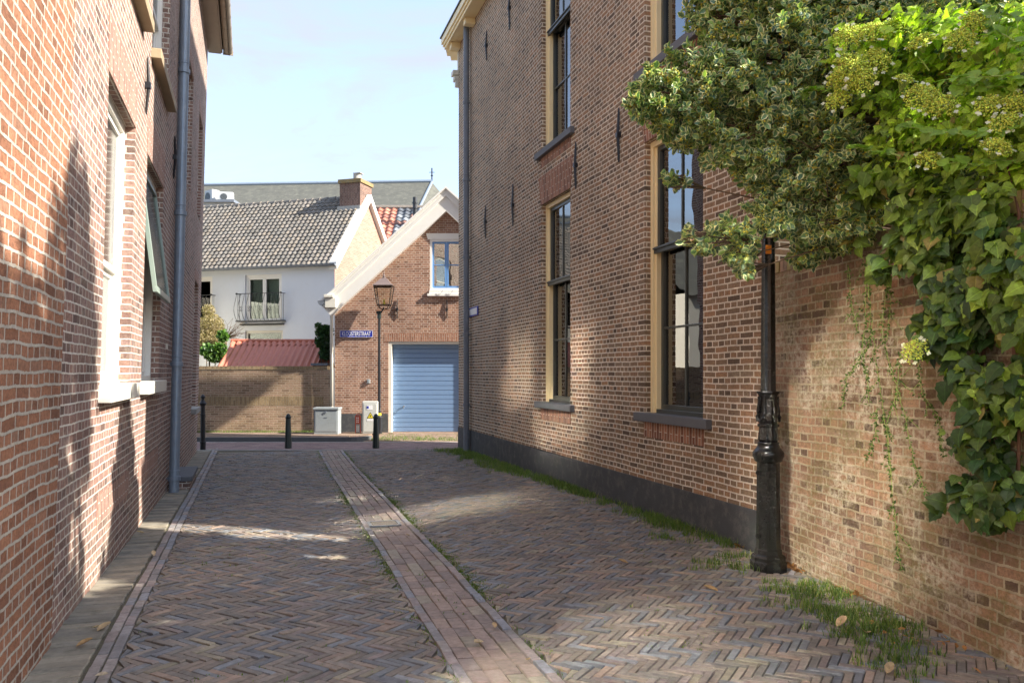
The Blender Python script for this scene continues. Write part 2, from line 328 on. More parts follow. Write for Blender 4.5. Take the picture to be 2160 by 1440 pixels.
# ------------------------------------------------------------------ ground of the lane
LS, LX = -.328, -1.165              # left wall line  X = LX + LS*Y
RS, RX = -.308, 4.527               # right house line
GS, GX = -.166, 3.502               # garden wall line
CSL, CX = -.2953, 1.25              # middle of the gutter strip
def gz(X, Y):
    xl = LX+LS*Y; xr = min(RX+RS*Y, GX+GS*Y) if Y > 3 else GX+GS*Y
    w = min(1, max(0, (X-xl)/(xr-xl))); zl = .27-.015*Y; zr = .20-.011*Y
    if Y > 18: return 0.0
    z = zl*(1-w)+zr*w
    d = (X-CX-CSL*Y)/1.0
    f = min(1, (18-Y)/3)
    return z-.05*math.exp(-d*d)*f+.010*math.sin(X*2.1+Y*1.3)*math.sin(X*.9-Y*.7+1)*f
Y0, Y1 = -4.0, 18.25
def ground_grid(name, X0, X1, ya, yb, dz, mat, nx=60, ny=110):
    me = MB(); idx = {}
    for j in range(ny+1):
        y = ya+(yb-ya)*j/ny
        for i in range(nx+1):
            x = X0(y)+(X1(y)-X0(y))*i/nx; me.v.append((x, y, gz(x, y)+dz))
    for j in range(ny):
        for i in range(nx):
            a = j*(nx+1)+i; me.f.append((a, a+1, a+nx+2, a+nx+1)); me.uv.append([(0, 0)]*4); me.mi.append(0); me.col.append((1, 1, 1))
    o = me.build(name, mat, smooth=True); tag(o, None, None, kind="structure"); return o
g = MB(); g.face([(-400, -300, -.09), (400, -300, -.09), (400, 700, -.09), (-400, 700, -.09)], [(0, 0), (800, 0), (800, 1000), (0, 1000)])
tag(g.build("ground", M_EARTH), "bare earth ground reaching out behind the houses", None, kind="structure")
tag(ground_grid("lane_bed", lambda y: LX+LS*y-.3, lambda y: max(RX+RS*y, GX+GS*y)+.3, Y0, Y1, -.012, M_SAND), "sandy joints and moss under the lane bricks", None, kind="structure")

# brick prisms laid on the ground: corners in plan, chamfered top
class Pavers:
    def __init__(s): s.v = []; s.f = []; s.c = []
    def add(s, q, col, ch=.005, h=.022, jz=.0026, top=0):
        q = [V(a[0], a[1]) for a in q]; c = sum(q)/4
        b = len(s.v); z0 = random.gauss(0, jz); ax, ay = random.gauss(0, .017), random.gauss(0, .017)
        for a in q: s.v.append((a[0], a[1], gz(a[0], a[1])-h+top))
        for lvl, k in ((-.004, 0), (0, ch)):
            for a in q:
                d = a-c; L = np.linalg.norm(d)
                if k: a = c+d*(1-k*1.35/max(L, .02)) if L > k*2 else a
                s.v.append((a[0], a[1], gz(a[0], a[1])+z0+lvl+top+(a[0]-c[0])*ax+(a[1]-c[1])*ay))
        for k in range(2):
            for i in range(4):
                j = (i+1) % 4; s.f.append((b+4*k+i, b+4*k+j, b+4*k+4+j, b+4*k+4+i)); s.c.append(col)
        s.f.append((b+8, b+9, b+10, b+11)); s.c.append(col)
    def build(s, name, mat, label):
        m = MB(); m.v = s.v; m.f = s.f; m.c = 0; m.uv = [[(0, 0)]*4]*len(s.f); m.mi = [0]*len(s.f); m.col = s.c
        return tag(m.build(name, mat), label, None, kind="structure")
PAL = [((.245, .195, .15), 4), ((.215, .18, .145), 5), ((.18, .16, .135), 4), ((.155, .16, .168), 4), ((.195, .205, .212), 2), ((.27, .235, .165), 1.4), ((.29, .21, .155), 1.6), ((.205, .165, .145), 2.5)]
PW = np.array([w for _, w in PAL]); PW = PW/PW.sum()
def pcol(): 
    c = V(*PAL[rng.choice(len(PAL), p=PW)][0]); return tuple(c*random.uniform(.8, 1.2))
eq = unit((CSL, 1)); ep = V(eq[1], -eq[0])                       # along and across the lane
def lane(p, q): return V(CX, 0)+ep*p+eq*q
STRIP = .27
def clampX(a, side):
    X, Y = a
    if side < 0:
        lo = LX+LS*Y+.455; hi = CX+CSL*Y-STRIP*1.043
    else:
        lo = CX+CSL*Y+STRIP*1.043; hi = RX+RS*Y+.6
    return V(min(max(X, lo), hi), Y)
pv = Pavers(); n4 = 4; wm, lm = .0480, .192; gap = .0055
c45 = math.sqrt(.5)
def gridpt(x, y): # herringbone grid -> lane plan; its (1,1) diagonal runs across the lane
    return (x+y)*c45, (y-x)*c45
rangeN = int(24/wm)
for gy in range(-rangeN, rangeN):
    pass
def try_brick(x0, y0, x1, y1):
    pc, qc = gridpt((x0+x1)/2, (y0+y1)/2)
    if qc < 2.4 or qc > 19 or abs(pc) > 5: return
    c = lane(pc, qc); X, Y = c
    if Y > Y1-.12: return
    lo = LX+LS*Y+.455; ml = CX+CSL*Y-STRIP*1.043; mr = CX+CSL*Y+STRIP*1.043; hi = max(RX+RS*Y, GX+GS*Y)+.12
    if X < lo-.12 or X > hi or (ml+.11 < X < mr-.11): return
    side = -1 if X < CX+CSL*Y else 1
    j = gap/2; q = []
    for (a, b) in ((x0+j, y0+j), (x1-j, y0+j), (x1-j, y1-j), (x0+j, y1-j)):
        a += random.gauss(0, .0012); b += random.gauss(0, .0012)
        q.append(clampX(lane(*gridpt(a, b)), side))
    area = 0
    for i in range(4): area += q[i][0]*q[(i+1) % 4][1]-q[(i+1) % 4][0]*q[i][1]
    if abs(area)/2 < .0007: return
    if area < 0: q = q[::-1]
    pv.add(q, pcol())
lim = int(20/wm)
for y in range(-lim, lim):
    for x in range(-lim, lim):
        pc, qc = gridpt(x*wm, y*wm)
        if qc < 2.0 or qc > 19.5 or abs(pc) > 5: continue
        if (x-y) % 8 == 0: try_brick(x*wm, y*wm, (x+4)*wm, (y+1)*wm)
        if (x-y-7) % 8 == 0 : try_brick(x*wm, y*wm, (x+1)*wm, (y+4)*wm)
pv.build("lane_paving", M_PAVE, "worn brown and blue-grey herringbone clay paving of the lane")
def row(P, x0, sl, off, w, L, ya, yb, colf, gap=.006, ch=.006, start=0, top=0):
    q = math.hypot(sl, 1); D = V(sl/q, 1/q); Nn = V(1/q, -sl/q); s = ya*q-start; s1 = yb*q
    while s < s1:
        l_ = L*random.uniform(.94, 1.05); jt = random.gauss(0, .002)
        b = V(x0, 0)+Nn*(off+jt)
        P.add([b+D*(s+gap), b+Nn*(w-gap)+D*(s+gap), b+Nn*(w-gap)+D*(s+l_), b+D*(s+l_)], colf(), ch, top=top); s += l_+gap*.5
sp = Pavers()
def scol(): return tuple(V(*random.choice([(.30, .23, .19), (.28, .215, .18), (.32, .24, .19), (.26, .21, .18), (.31, .27, .205)]))*random.uniform(.85, 1.15))
for k in range(4): row(sp, CX, CSL, -.20+k*.10, .10, .205, 2.6, Y1-.15, scol, start=random.uniform(0, .2))
def ecol(): return tuple(V(*random.choice([(.25, .235, .23), (.29, .24, .22), (.23, .24, .26), (.31, .27, .24)]))*random.uniform(.85, 1.15))
for o_ in (-.268, .203): row(sp, CX, CSL, o_, .065, .21, 2.6, Y1-.15, ecol, start=random.uniform(0, .2), top=.008)
sp.build("gutter_strip", M_PAVE, "straight strip of reddish purple bricks down the middle of the lane")
kb = Pavers()
def kcol(): return tuple(V(*random.choice([(.28, .25, .19), (.25, .225, .175), (.31, .27, .20), (.22, .20, .16)]))*random.uniform(.85, 1.1))
row(kb, LX, LS, .0, .285, .088, 3.0, 18.4, kcol, gap=.004, ch=.006, top=.004)
kb.build("kerb_slabs", M_SLAB, "yellowish worn stone slabs along the foot of the long brick house")
k2 = Pavers()
row(k2, LX, LS, .305, .062, .205, 3.0, 18.4, ecol); row(k2, LX, LS, .37, .062, .205, 3.0, 18.4, ecol, start=.1)
k2.build("kerb_bricks", M_PAVE, "double row of bricks bordering the stone slabs")

# ------------------------------------------------------------------ back street
def sheet(name, x0, x1, y0, y1, z, mat, label, uvs=1):
    m = MB(); m.face([(x0, y0, z), (x1, y0, z), (x1, y1, z), (x0, y1, z)], [(x0, y0), (x1, y0), (x1, y1), (x0, y1)])
    return tag(m.build(name, mat), label, None, kind="structure")
sheet("road", -40, 40, 18.15, 20.45, -.004, M_ROADB, "mauve brick road crossing at the end of the lane")
m = MB(); m.box((-40, 18.2, -.06), (80, 0, 0), (0, .10, 0), (0, 0, .068)); m.box((-40, 20.32, -.06), (80, 0, 0), (0, .10, 0), (0, 0, .064))
tag(m.build("road_edging", M_CONC), "pale concrete edging strips of the crossing road", None, kind="structure")
m = MB(); m.box((-40, 20.43, -.08), (35.75, 0, 0), (0, .13, 0), (0, 0, .19))
a0 = V(-4.25, 20.43, -.08)
for i in range(6):
    a, b = R(90*i/6-90), R(90*(i+1)/6-90); c0 = V(-4.25, 21.0, 0); 
    P = [c0+.57*V(math.cos(a), math.sin(a), 0), c0+.57*V(math.cos(b), math.sin(b), 0), c0+.44*V(math.cos(b), math.sin(b), 0), c0+.44*V(math.cos(a), math.sin(a), 0)]
    lo = [p+V(0, 0, -.08) for p in P]; hi = [p+V(0, 0, .11) for p in P]
    m.face(hi)
    for k in range(4): m.face([lo[k], lo[(k+1) % 4], hi[(k+1) % 4], hi[k]])
tag(m.build("kerb", M_KERBD), "dark stone kerb along the far pavement", None, kind="structure")
m = MB(); m.box((-40, 20.56, -.08), (35.75+.0, 0, 0), (0, 1.9, 0), (0, 0, .185), uvo=(0, 0))
m.box((-4.25, 21.0, -.08), (.44, 0, 0), (0, 1.42, 0), (0, 0, .184))
tag(m.build("pavement", M_PAVT), "narrow brick pavement in front of the garage and garden wall", None, kind="structure")
m = MB(); m.face([(-3.81, 20.43, .0), (40, 20.43, .0), (40, 22.45, .10), (-3.81, 22.45, .10)], [(0, 0), (44, 0), (44, 2), (0, 2)])
tag(m.build("driveway", M_PAVT), "mossy brick ramp up to the blue garage door", None, kind="structure")

# ------------------------------------------------------------------ wall builders
def wall(mb, F, s0, s1, z0, z1, ops, rev=.1, mi=0, t=0):
    ss = sorted(set([s0, s1]+[q for o in ops for q in o[:2] if s0 < q < s1])); zs = sorted(set([z0, z1]+[q for o in ops for q in o[2:4] if z0 < q < z1]))
    for i in range(len(ss)-1):
        for j in range(len(zs)-1):
            a, b, c, d = ss[i], ss[i+1], zs[j], zs[j+1]; mA, mB_ = (a+b)/2, (c+d)/2
            if any(o[0] < mA < o[1] and o[2] < mB_ < o[3] for o in ops): continue
            P = [F.p(a, t, c), F.p(b, t, c), F.p(b, t, d), F.p(a, t, d)]; U = [(a, c), (b, c), (b, d), (a, d)]
            mb.face(P[::-1] if F.side > 0 else P, U[::-1] if F.side > 0 else U, mi)
    for (a, b, c, d) in [o[:4] for o in ops]:
        for (p, q, u0, u1) in (((a, c), (a, d), (a, c), (a, d)), ((b, c), (b, d), (b, c), (b, d)), ((a, d), (b, d), (a, d), (b, d)), ((a, c), (b, c), (a, c), (b, c))):
            P = [F.p(p[0], t, p[1]), F.p(q[0], t, q[1]), F.p(q[0], t-rev, q[1]), F.p(p[0], t-rev, p[1])]
            vert = p[0] == q[0]
            U = [(p[0], p[1]), (q[0], q[1]), (q[0]+rev, q[1]), (p[0]+rev, p[1])] if vert else [(p[0], p[1]), (q[0], q[1]), (q[0], q[1]+rev), (p[0], p[1]+rev)]
            mb.face(P, U, mi)
def fbox(mb, F, s0, s1, t0, t1, z0, z1, mi=0, uvo=None):             # a box in a wall's own axes
    o = F.p(s0, t0, z0); mb.box(o, F.p(s1, t0, z0)-o, F.p(s0, t1, z0)-o, F.p(s0, t0, z1)-o, mi, uvo=uvo or (s0, z0))
def soldier(mb, F, s0, s1, z0, z1, splay=0, t=.004, mi=0):           # upright bricks over an opening, wider at the top
    n = max(3, int((s1-s0)/.06)); 
    for i in range(8):
        a, b = i/8, (i+1)/8; w = s1-s0; 
        def pt(u, v): return F.p(s0+w*u+(u-.5)*2*splay*v, t, z0+(z1-z0)*v)
        P = [pt(a, 0), pt(b, 0), pt(b, 1), pt(a, 1)]; U = [(a*w, 0), (b*w, 0), (b*w, z1-z0), (a*w, z1-z0)]
        mb.face(P[::-1] if F.side > 0 else P, U[::-1] if F.side > 0 else U, mi)
    for (a, c, d, e) in ((0, 0, 0, 1), (1, 0, 1, 1), (0, 1, 1, 1), (0, 0, 1, 0)):
        def pt2(u, v, tt): return F.p(s0+w*u+(u-.5)*2*splay*v, tt, z0+(z1-z0)*v)
        mb.face([pt2(a, c, t), pt2(d, e, t), pt2(d, e, -.05), pt2(a, c, -.05)], None, mi)
def anchor(F, sx, z0, z1, parent):
    mb = MB(); zm = z0+(z1-z0)*.5; w = .018
    mb.tube([F.p(sx, .02, z0), F.p(sx, .02, z0+.06), F.p(sx, .035, zm), F.p(sx, .02, z1-.06), F.p(sx, .02, z1)], [.008, .014, .02, .014, .006], 6)
    fbox(mb, F, sx-.028, sx+.028, -.02, .055, zm-.03, zm+.03)
    mb.build("wall_anchor", M_IRON, parent)
def drainpipe(F, s, t, z0, z1, r, parent, mat, k=0, joints=(), low=None):
    mb = MB(); pts = [F.p(s, t, z0), F.p(s, t, z1)]
    if k is not None:
        base = F.p(s, t, z0); top = base+V(0, 0, z1-z0)+F.n*k*(z1-z0); pts = [base, top]
    b, tp = pts
    mb.tube([b, tp], r, 20)
    for j in joints:
        c = b+(tp-b)*((j-z0)/(z1-z0)); mb.tube([c-V(0, 0, .035), c-V(0, 0, .03), c+V(0, 0, .03), c+V(0, 0, .035)], [r, r*1.22, r*1.22, r], 20)
        fr = c-F.n*t; mb.tube([c+V(0, 0, .0), fr-F.n*.04], .012, 6)
        mb.tube([c+V(0, 0, .10), c+V(0, 0, .105), c+V(0, 0, .115), c+V(0, 0, .12)], [r, r*1.12, r*1.12, r], 20)
    if low: mb.tube([b, b+V(0, 0, low)], r*1.18, 20)
    return mb.build("drainpipe", mat, parent, smooth=False)
def pantiles(mb, o, u, v, nrm, width, length, tw, tl, amp=.035, step=.025, cols=((.3, .28, .24),), colf=None, k=6, clip=None):
    o, u, v, nrm = (np.asarray(q, float) for q in (o, u, v, nrm)); nc = int(round(width/tw)); nr = max(1, int(round(length/tl))); tl = length/nr
    for j in range(nr):
        for i in range(nc):
            col = colf(i, j, nc, nr) if colf else tuple(V(*random.choice(cols))*random.uniform(.85, 1.15)); jz = random.gauss(0, .003)
            if col is None: continue
            prev = None
            for q in range(k+1):
                a = q/k; x = (i+a)*tw; z = amp*(math.sin(a*2*math.pi-.6)*.5+.5)**1.0+jz
                lo = o+u*x+v*(j*tl-.03)+nrm*(z+step); hi = o+u*x+v*((j+1)*tl)+nrm*(z); bt = lo-nrm*step*1.3
                if prev is not None:
                    mb.face([prev[0], lo, hi, prev[1]], None, 0, col); mb.face([prev[2], bt, lo, prev[0]], None, 0, col)
                prev = (lo, hi, bt)

# ------------------------------------------------------------------ sash window of the right house
def sash_window(F, s0, s1, z0, z1, parent, split=.60, curtain=True):
    fr = MB(); fw, d0, d1 = .07, -.075, -.185                       # casing
    for (a, b, c, d) in ((s0, s0+fw, z0, z1), (s1-fw, s1, z0, z1), (s0+fw, s1-fw, z1-fw, z1)): fbox(fr, F, a, b, d1-.03, d0, c, d)
    for (a, b) in ((s0+fw, s0+fw+.028), (s1-fw-.028, s1-fw)): fbox(fr, F, a, b, d1-.03, d0-.03, z0, z1-fw)
    frame = fr.build("window_frame", M_YELLOW, parent, bevel=.004)
    zs = z0+(z1-z0)*split; a, b = s0+fw+.028, s1-fw-.028
    sh = MB(); st = .055
    def sash(c, d, t, rows, bot):
        for (p, q, r, s_) in ((a, a+st, c, d), (b-st, b, c, d), (a+st, b-st, d-st, d), (a+st, b-st, c, c+bot)): fbox(sh, F, p, q, t-.045, t, r, s_)
        mid = (a+b)/2; fbox(sh, F, mid-.014, mid+.014, t-.035, t-.004, c+bot, d-st)
        for i in range(1, rows):
            zz = c+bot+(d-st-c-bot)*i/rows; fbox(sh, F, a+st, mid-.014, t-.033, t-.006, zz-.012, zz+.012); fbox(sh, F, mid+.014, b-st, t-.033, t-.006, zz-.012, zz+.012)
    sash(zs, z1-fw, -.12, 1, .05); sash(z0+.02, zs+.03, -.165, 2, .085)
    fbox(sh, F, a-.02, b+.02, -.119, -.080, zs-.045, zs+.035); fbox(sh, F, a-.02, b+.02, -.079, -.060, zs+.002, zs+.022)
    fbox(sh, F, a, b, -.164, -.10, z0+.0, z0+.05)
    sash_o = sh.build("sash", M_SASH, frame, bevel=.004)
    gp = MB()
    for (tt, za, zb) in ((-.140, zs+.02, z1-fw-.02), (-.187, z0+.05, zs+.01)):     # panes turned slightly to steer their reflections past the house opposite
        q0 = F.p(a+.03, tt+.013, za); gp.box(q0, F.p(b-.03, tt-.013, za)-q0, F.n*-.003, V(0, 0, zb-za))
    gp.build("pane", G_WIN, frame)
    if curtain:
        cu = MB(); N = 40
        for (c0, c1) in ((a+.01, b-.01),):
            for i in range(N):
                u0, u1 = c0+(c1-c0)*i/N, c0+(c1-c0)*(i+1)/N; f = lambda u: -.42+.025*math.sin(u*70)
                cu.face([F.p(u0, f(u0), z0+.0), F.p(u1, f(u1), z0+.0), F.p(u1, f(u1), z1), F.p(u0, f(u0), z1)])
        cu.build("curtain", M_CURT, frame)
def stone_sill(F, s0, s1, z0, z1, out, parent, mat=M_SILL, back=.12):
    m = MB(); fbox(m, F, s0, s1, -back, out, z0, z1); m.build("window_sill", mat, parent, bevel=.006)

def house_shell(mb, F, s0, s1, z0, z1, depth, side, mi=0):           # end walls and back wall
    for s in (s0, s1):
        P = [F.p(s, 0, z0), F.p(s, -depth, z0), F.p(s, -depth, z1), F.p(s, 0, z1)]; mb.face(P, [(0, z0), (depth, z0), (depth, z1), (0, z1)], mi)
    mb.face([F.p(s0, -depth, z0), F.p(s1, -depth, z0), F.p(s1, -depth, z1), F.p(s0, -depth, z1)], [(s0, z0), (s1, z0), (s1, z1), (s0, z1)], mi)
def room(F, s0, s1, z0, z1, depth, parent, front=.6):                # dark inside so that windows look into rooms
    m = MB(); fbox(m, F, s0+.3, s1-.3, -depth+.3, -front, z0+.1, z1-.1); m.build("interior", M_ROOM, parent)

# ================================================================== RIGHT HOUSE
FR = Frame(RX, RS, -1)
q_ = FR.q
rs0, rs1 = 7.22*q_, 18.75*q_; RZT = 9.40
RH = thing("brick_house", (RX+RS*12+2, 12.5, 0), "tall brown brick house with yellow framed sash windows and a black plinth", "house")
A0, _ = FR.px(1203, 400); A1, Ah = FR.px(1142, 432)
B0, _ = FR.px(1483, 400); B1, Bh = FR.px(1360, 303)
gf_head = (Ah+Bh)/2; _, gsA = FR.px(1120, 848); _, gsB = FR.px(1330, 863); gf_sill = (gsA+gsB)/2
_, u1 = FR.px(1130, 328); _, u2 = FR.px(1338, 172); ff_sill = (u1+u2)/2; ff_head = ff_sill+(gf_head-gf_sill)
ops = []
for (a, b) in ((A0, A1), (B0, B1)):
    ops.append((a, b, gf_sill, gf_head)); ops.append((a, b, ff_sill, ff_head))
PLZ = CZ-1.27
mb = MB(); wall(mb, FR, rs0, rs1, PLZ, RZT, ops, .095); 
NB = FR.p(rs0, -9.6, 0); NF = FR.p(rs0, 0, 0); FF_ = FR.p(rs1, 0, 0); FB = V(5.0, FF_[1], 0); NR_ = FR.p(rs0, -4.8, 0); FRG = V(2.0, FF_[1], 0)
up = lambda p, z: V(p[0], p[1], z)
for (a, b) in ((NF, NB), (NB, FB), (FB, FF_)):
    w__ = np.linalg.norm(b-a); mb.face([up(a, -.3), up(b, -.3), up(b, RZT), up(a, RZT)], [(0, -.3), (w__, -.3), (w__, RZT), (0, RZT)])
RRZ = RZT+5.6
for (a, b, c) in ((NF, NB, NR_), (FF_, FB, FRG)): mb.face([up(a, RZT), up(b, RZT), up(c, RRZ)], [(0, 0), (11, 0), (5.5, 5.6)])
mb.build("wall", B_RIGHT, RH)
mb = MB(); 
fbox(mb, FR, rs0-.0, rs1+.03, -.3, .014, -.25, PLZ-.002); mb.build("plinth", M_PLINTH, RH, bevel=.008)
MR_UP = brickmat("brick_brown_upright", [(0, (.20, .09, .06)), (.5, (.34, .165, .10)), (1, (.42, .20, .13))], (.58, .5, .41), seed=2, squash=False, soot=.1, rot=True)
def lintel(F, s0, s1, z0, z1, sp, mat, parent):
    m = MB(); soldier(m, F, s0, s1, z0, z1, sp); m.build("lintel", mat, parent)
for (a, b) in ((A0, A1), (B0, B1)):
    lintel(FR, a-.02, b+.02, gf_head+.001, gf_head+.47, .10, MR_UP, RH); lintel(FR, a-.02, b+.02, ff_sill-.26, ff_sill-.09, 0, MR_UP, RH); lintel(FR, a-.02, b+.02, gf_sill-.28, gf_sill-.1, 0, MR_UP, RH)
for (a, b) in ((A0, A1), (B0, B1)):
    for (c, d, sp_) in ((gf_sill, gf_head, .60), (ff_sill, ff_head, .60)):
        w_ = thing("win_tmp", (0, 0, 0), None, None); bpy.data.objects.remove(w_)
        mbw = MB(); fbox(mbw, FR, a+.002, b-.002, -.30, -.275, c, c+.02)
        wo = mbw.build("window", M_YELLOW, RH)
        sash_window(FR, a, b, c, d, wo, sp_)
        stone_sill(FR, a-.17, b+.17, c-.095, c+.004, .07, wo)
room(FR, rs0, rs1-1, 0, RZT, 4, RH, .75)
for (x, ya, yb) in ((1077, -30, 64), (1028, 65, 128), (1308, 228, 343), (1217, 299, 399), (1084, 388, 478), (1026, 433, 503)):
    s, zb = FR.px(x, yb); _, zt = FR.px(x, ya); anchor(FR, s, zb, zt, RH)
ps, _ = FR.px(984, 500, .09); drainpipe(FR, ps, .095, .02, RZT-.02, .062, RH, M_PIPE, 0, (1.05, 2.6, 4.3, 6.0, 7.7))
mb = MB()      # eaves: soffit, stepped fascia
fbox(mb, FR, rs0-.1, rs1+.25, -.02, .25, RZT-.0, RZT+.04)
fbox(mb, FR, rs0-.1, rs1+.27, .25, .285, RZT-.02, RZT+.12); fbox(mb, FR, rs0-.1, rs1+.29, .285, .32, RZT+.04, RZT+.19); fbox(mb, FR, rs0-.1, rs1+.31, .32, .355, RZT+.10, RZT+.24)
s = rs1-.1
while s > rs0: fbox(mb, FR, s-.09, s+.09, .0, .22, RZT-.13, RZT-.001); s -= 1.35
mb.box((FF_[0]-.22, FF_[1]+.03, RZT-.12), (6.9, 0, 0), (0, .55, 0), (0, 0, .17)); mb.box((FF_[0]-.33, FF_[1]+.04, RZT+.051), (7.1, 0, 0), (0, .70, 0), (0, 0, .2))
mb.build("cornice", M_YELLOW, RH, bevel=.006)
mb = MB(); fbox(mb, FR, rs0-.12, rs1+.33, .15, .385, RZT+.245, RZT+.27); mb.box((FF_[0]-.36, FF_[1]+.02, RZT+.252), (7.2, 0, 0), (0, .76, 0), (0, 0, .03)); mb.build("gutter", M_IRON, RH)
mb = MB()
for i, (w_, h_) in enumerate(((.10, .16), (.16, .10), (.22, .10))): fbox(mb, FR, rs1+.001, rs1+w_, -.45, .02+w_*.5, RZT-.95+i*.14, RZT-.95+i*.14+h_)
fbox(mb, FR, rs1+.001, rs1+.09, -.4, .01, RZT-.55, RZT-.12)
mb.build("pilaster_capital", M_CREAMST, RH)
mb = MB()
for (a, b) in ((FR.p(rs0-.1, .34, RZT+.3), V(FF_[0]-.34, FF_[1]+.15, RZT+.3)), (FR.p(rs0-.1, -10.1, RZT+.0), V(5.4, FF_[1]+.15, RZT+.0))):
    P = [a, b, up(FRG, RRZ)+V(0, .15, 0), up(NR_, RRZ)]; mb.face(P); mb.face([p-V(0, 0, .12) for p in P])
mb.build("roof", M_SLATE, RH)

# ================================================================== LEFT HOUSES
FL = Frame(LX, LS, 1, .026)
lq = FL.q; ls0, ls1 = 4.60*lq, 17.75*lq; LZT = 8.95
LH = thing("brick_house", (LX+LS*11-2, 12, 0), "long purple brick house with white framed windows and a zinc drainpipe", "house")
def opn(xl, yl, xr, yr, ysl, ysr):
    a, h1 = FL.px(xl, yl); b, h2 = FL.px(xr, yr); _, c1 = FL.px(xl-10, ysl); return a, b, c1, (h1+h2)/2
w1 = (FL.px(220, 500)[0], FL.px(279, 500)[0], FL.px(208, 812)[1], FL.px(279, 258)[1])
w2 = (FL.px(306, 500)[0], FL.px(342, 500)[0], FL.px(299, 806)[1], FL.px(342, 389)[1])
sil = (w1[2]+w2[2])/2; hd = (w1[3]+w2[3])/2
w1 = (w1[0], w1[1], sil, hd); w2 = (w2[0], w2[1], sil, hd)
usill = FL.px(340, 170)[1]
u2a, u2b = FL.px(321, 90)[0], FL.px(354, 200)[0]
u1a, u1b = FL.px(238, -150)[0], FL.px(300, 30)[0]
up1 = (u1a, u1b, usill, usill+2.0); up2 = (u2a, u2b, usill, usill+2.0)
fw1 = (12.9*lq, 14.0*lq, 4.9, 6.9); fw2 = (15.7*lq, 16.8*lq, 1.05, 3.6); fw3 = (15.7*lq, 16.8*lq, 4.9, 6.9); dr = (11.55*lq, 12.55*lq, .28, 2.6)
print("left windows", w1, w2, up1, up2)
ops = [w1, w2, up1, up2, fw1, fw2, fw3, dr]
mb = MB(); wall(mb, FL, ls0, ls1, -.1, LZT, ops, .10); house_shell(mb, FL, ls0, ls1, -.3, LZT, 7, 1)
for s in (ls0, ls1): mb.face([FL.p(s, 0, LZT), FL.p(s, -7, LZT), FL.p(s, -3.5, LZT+3.4)], [(0, 0), (7, 0), (3.5, 3.4)])
mb.build("wall", B_LEFT, LH)
ML_UP = brickmat("brick_purple_upright", [(0, (.24, .12, .09)), (.5, (.34, .18, .135)), (1, (.40, .22, .16))], (.64, .6, .52), seed=4, squash=False, soot=.1, rot=True)
for o in (w1, w2): lintel(FL, o[0]-.03, o[1]+.03, o[3]+.001, o[3]+.44, .05, ML_UP, LH); lintel(FL, o[0], o[1]+.2, .62, .84, 0, ML_UP, LH)
for o in (fw1, fw2, fw3): lintel(FL, o[0]-.03, o[1]+.03, o[3]+.001, o[3]+.22, 0, ML_UP, LH)
def left_window(o, fanlight=True, tilt=False, sillmat=M_CREAMST, silh=.13, out=.09):
    a, b, c, d = o
    m = MB(); fw = .075
    m0 = MB(); fbox(m0, FL, a+.002, b-.002, -.30, -.26, c, c+.02); wo = m0.build("window", M_WHITE, LH)
    for (p, q, r, s_) in ((a, a+fw, c, d), (b-fw, b, c, d), (a+fw, b-fw, d-fw, d), (a+fw, b-fw, c, c+.06)): fbox(m, FL, p, q, -.20, -.085, r, s_)
    fr = m.build("window_frame", M_WHITE, wo, bevel=.004)
    zt = c+(d-c)*.42
    m = MB()
    for (r, s_, t) in ((zt, d-fw, -.115), ):
        if tilt: continue
        for (p, q, u, v) in ((a+fw, a+fw+.05, r, s_), (b-fw-.05, b-fw, r, s_), (a+fw+.05, b-fw-.05, s_-.05, s_), (a+fw+.05, b-fw-.05, r, r+.05)): fbox(m, FL, p, q, t-.04, t, u, v)
    for (p, q, u, v) in ((a+fw, a+fw+.05, c+.06, zt), (b-fw-.05, b-fw, c+.06, zt), (a+fw+.05, b-fw-.05, zt-.05, zt-.001), (a+fw+.05, b-fw-.05, c+.06, c+.11)): fbox(m, FL, p, q, -.19, -.15, u, v)
    m.build("sash", M_WHITE if not tilt else M_WHITE, fr, bevel=.003)
    g_ = MB(); 
    if not tilt: fbox(g_, FL, a+fw+.03, b-fw-.03, -.138, -.134, zt+.03, d-fw-.03)
    fbox(g_, FL, a+fw+.03, b-fw-.03, -.172, -.168, c+.09, zt-.03); g_.build("pane", G_LEFT, fr)
    if tilt:                                                        # the upper light hangs open, hinged at its head
        z1_, z0_ = d-fw, zt-.05; ang = .145; T0 = -.07
        def q(s, t, z): k = (z1_-z)/(z1_-z0_); return FL.p(s, T0+t+k*ang*(z1_-z0_), z)
        m = MB()
        def slab(s_0, s_1, za, zb, mi=0, t0=-.045, t1=0):
            o_ = q(s_0, t0, za); m.box(o_, q(s_1, t0, za)-o_, q(s_0, t1, za)-o_, q(s_0, t0, zb)-o_, mi)
        slab(a+fw, a+fw+.055, z0_, z1_); slab(b-fw-.055, b-fw, z0_, z1_); slab(a+fw+.055, b-fw-.055, z0_, z0_+.07); slab(a+fw+.055, b-fw-.055, z1_-.06, z1_)
        sh_ = m.build("open_sash", paint("pale_green_paint", (.22, .28, .24), .4, bump=.05), fr, bevel=.003)
        m = MB(); slab(a+fw+.03, b-fw-.03, z0_+.03, z1_-.03, 0, -.028, -.022); m.build("pane", G_LEFT, fr)
    stone_sill(FL, a-.06, b+.10, c-silh, c+.004, out, wo, sillmat)
left_window(w1); left_window(w2, tilt=True)
left_window(up1, sillmat=M_OLDWOOD, silh=.10, out=.10); left_window(up2, sillmat=M_OLDWOOD, silh=.10, out=.10)
left_window(fw1, sillmat=M_OLDWOOD, silh=.06, out=.0); left_window(fw2, silh=.10, out=.10, sillmat=M_CONC); left_window(fw3, silh=.06, out=.0)
mb = MB(); fbox(mb, FL, dr[0], dr[1], -.16, -.10, dr[2], dr[3]); mb.build("door", M_DGREEN, LH)
room(FL, ls0, ls1, 0, LZT, 7, LH, .6)
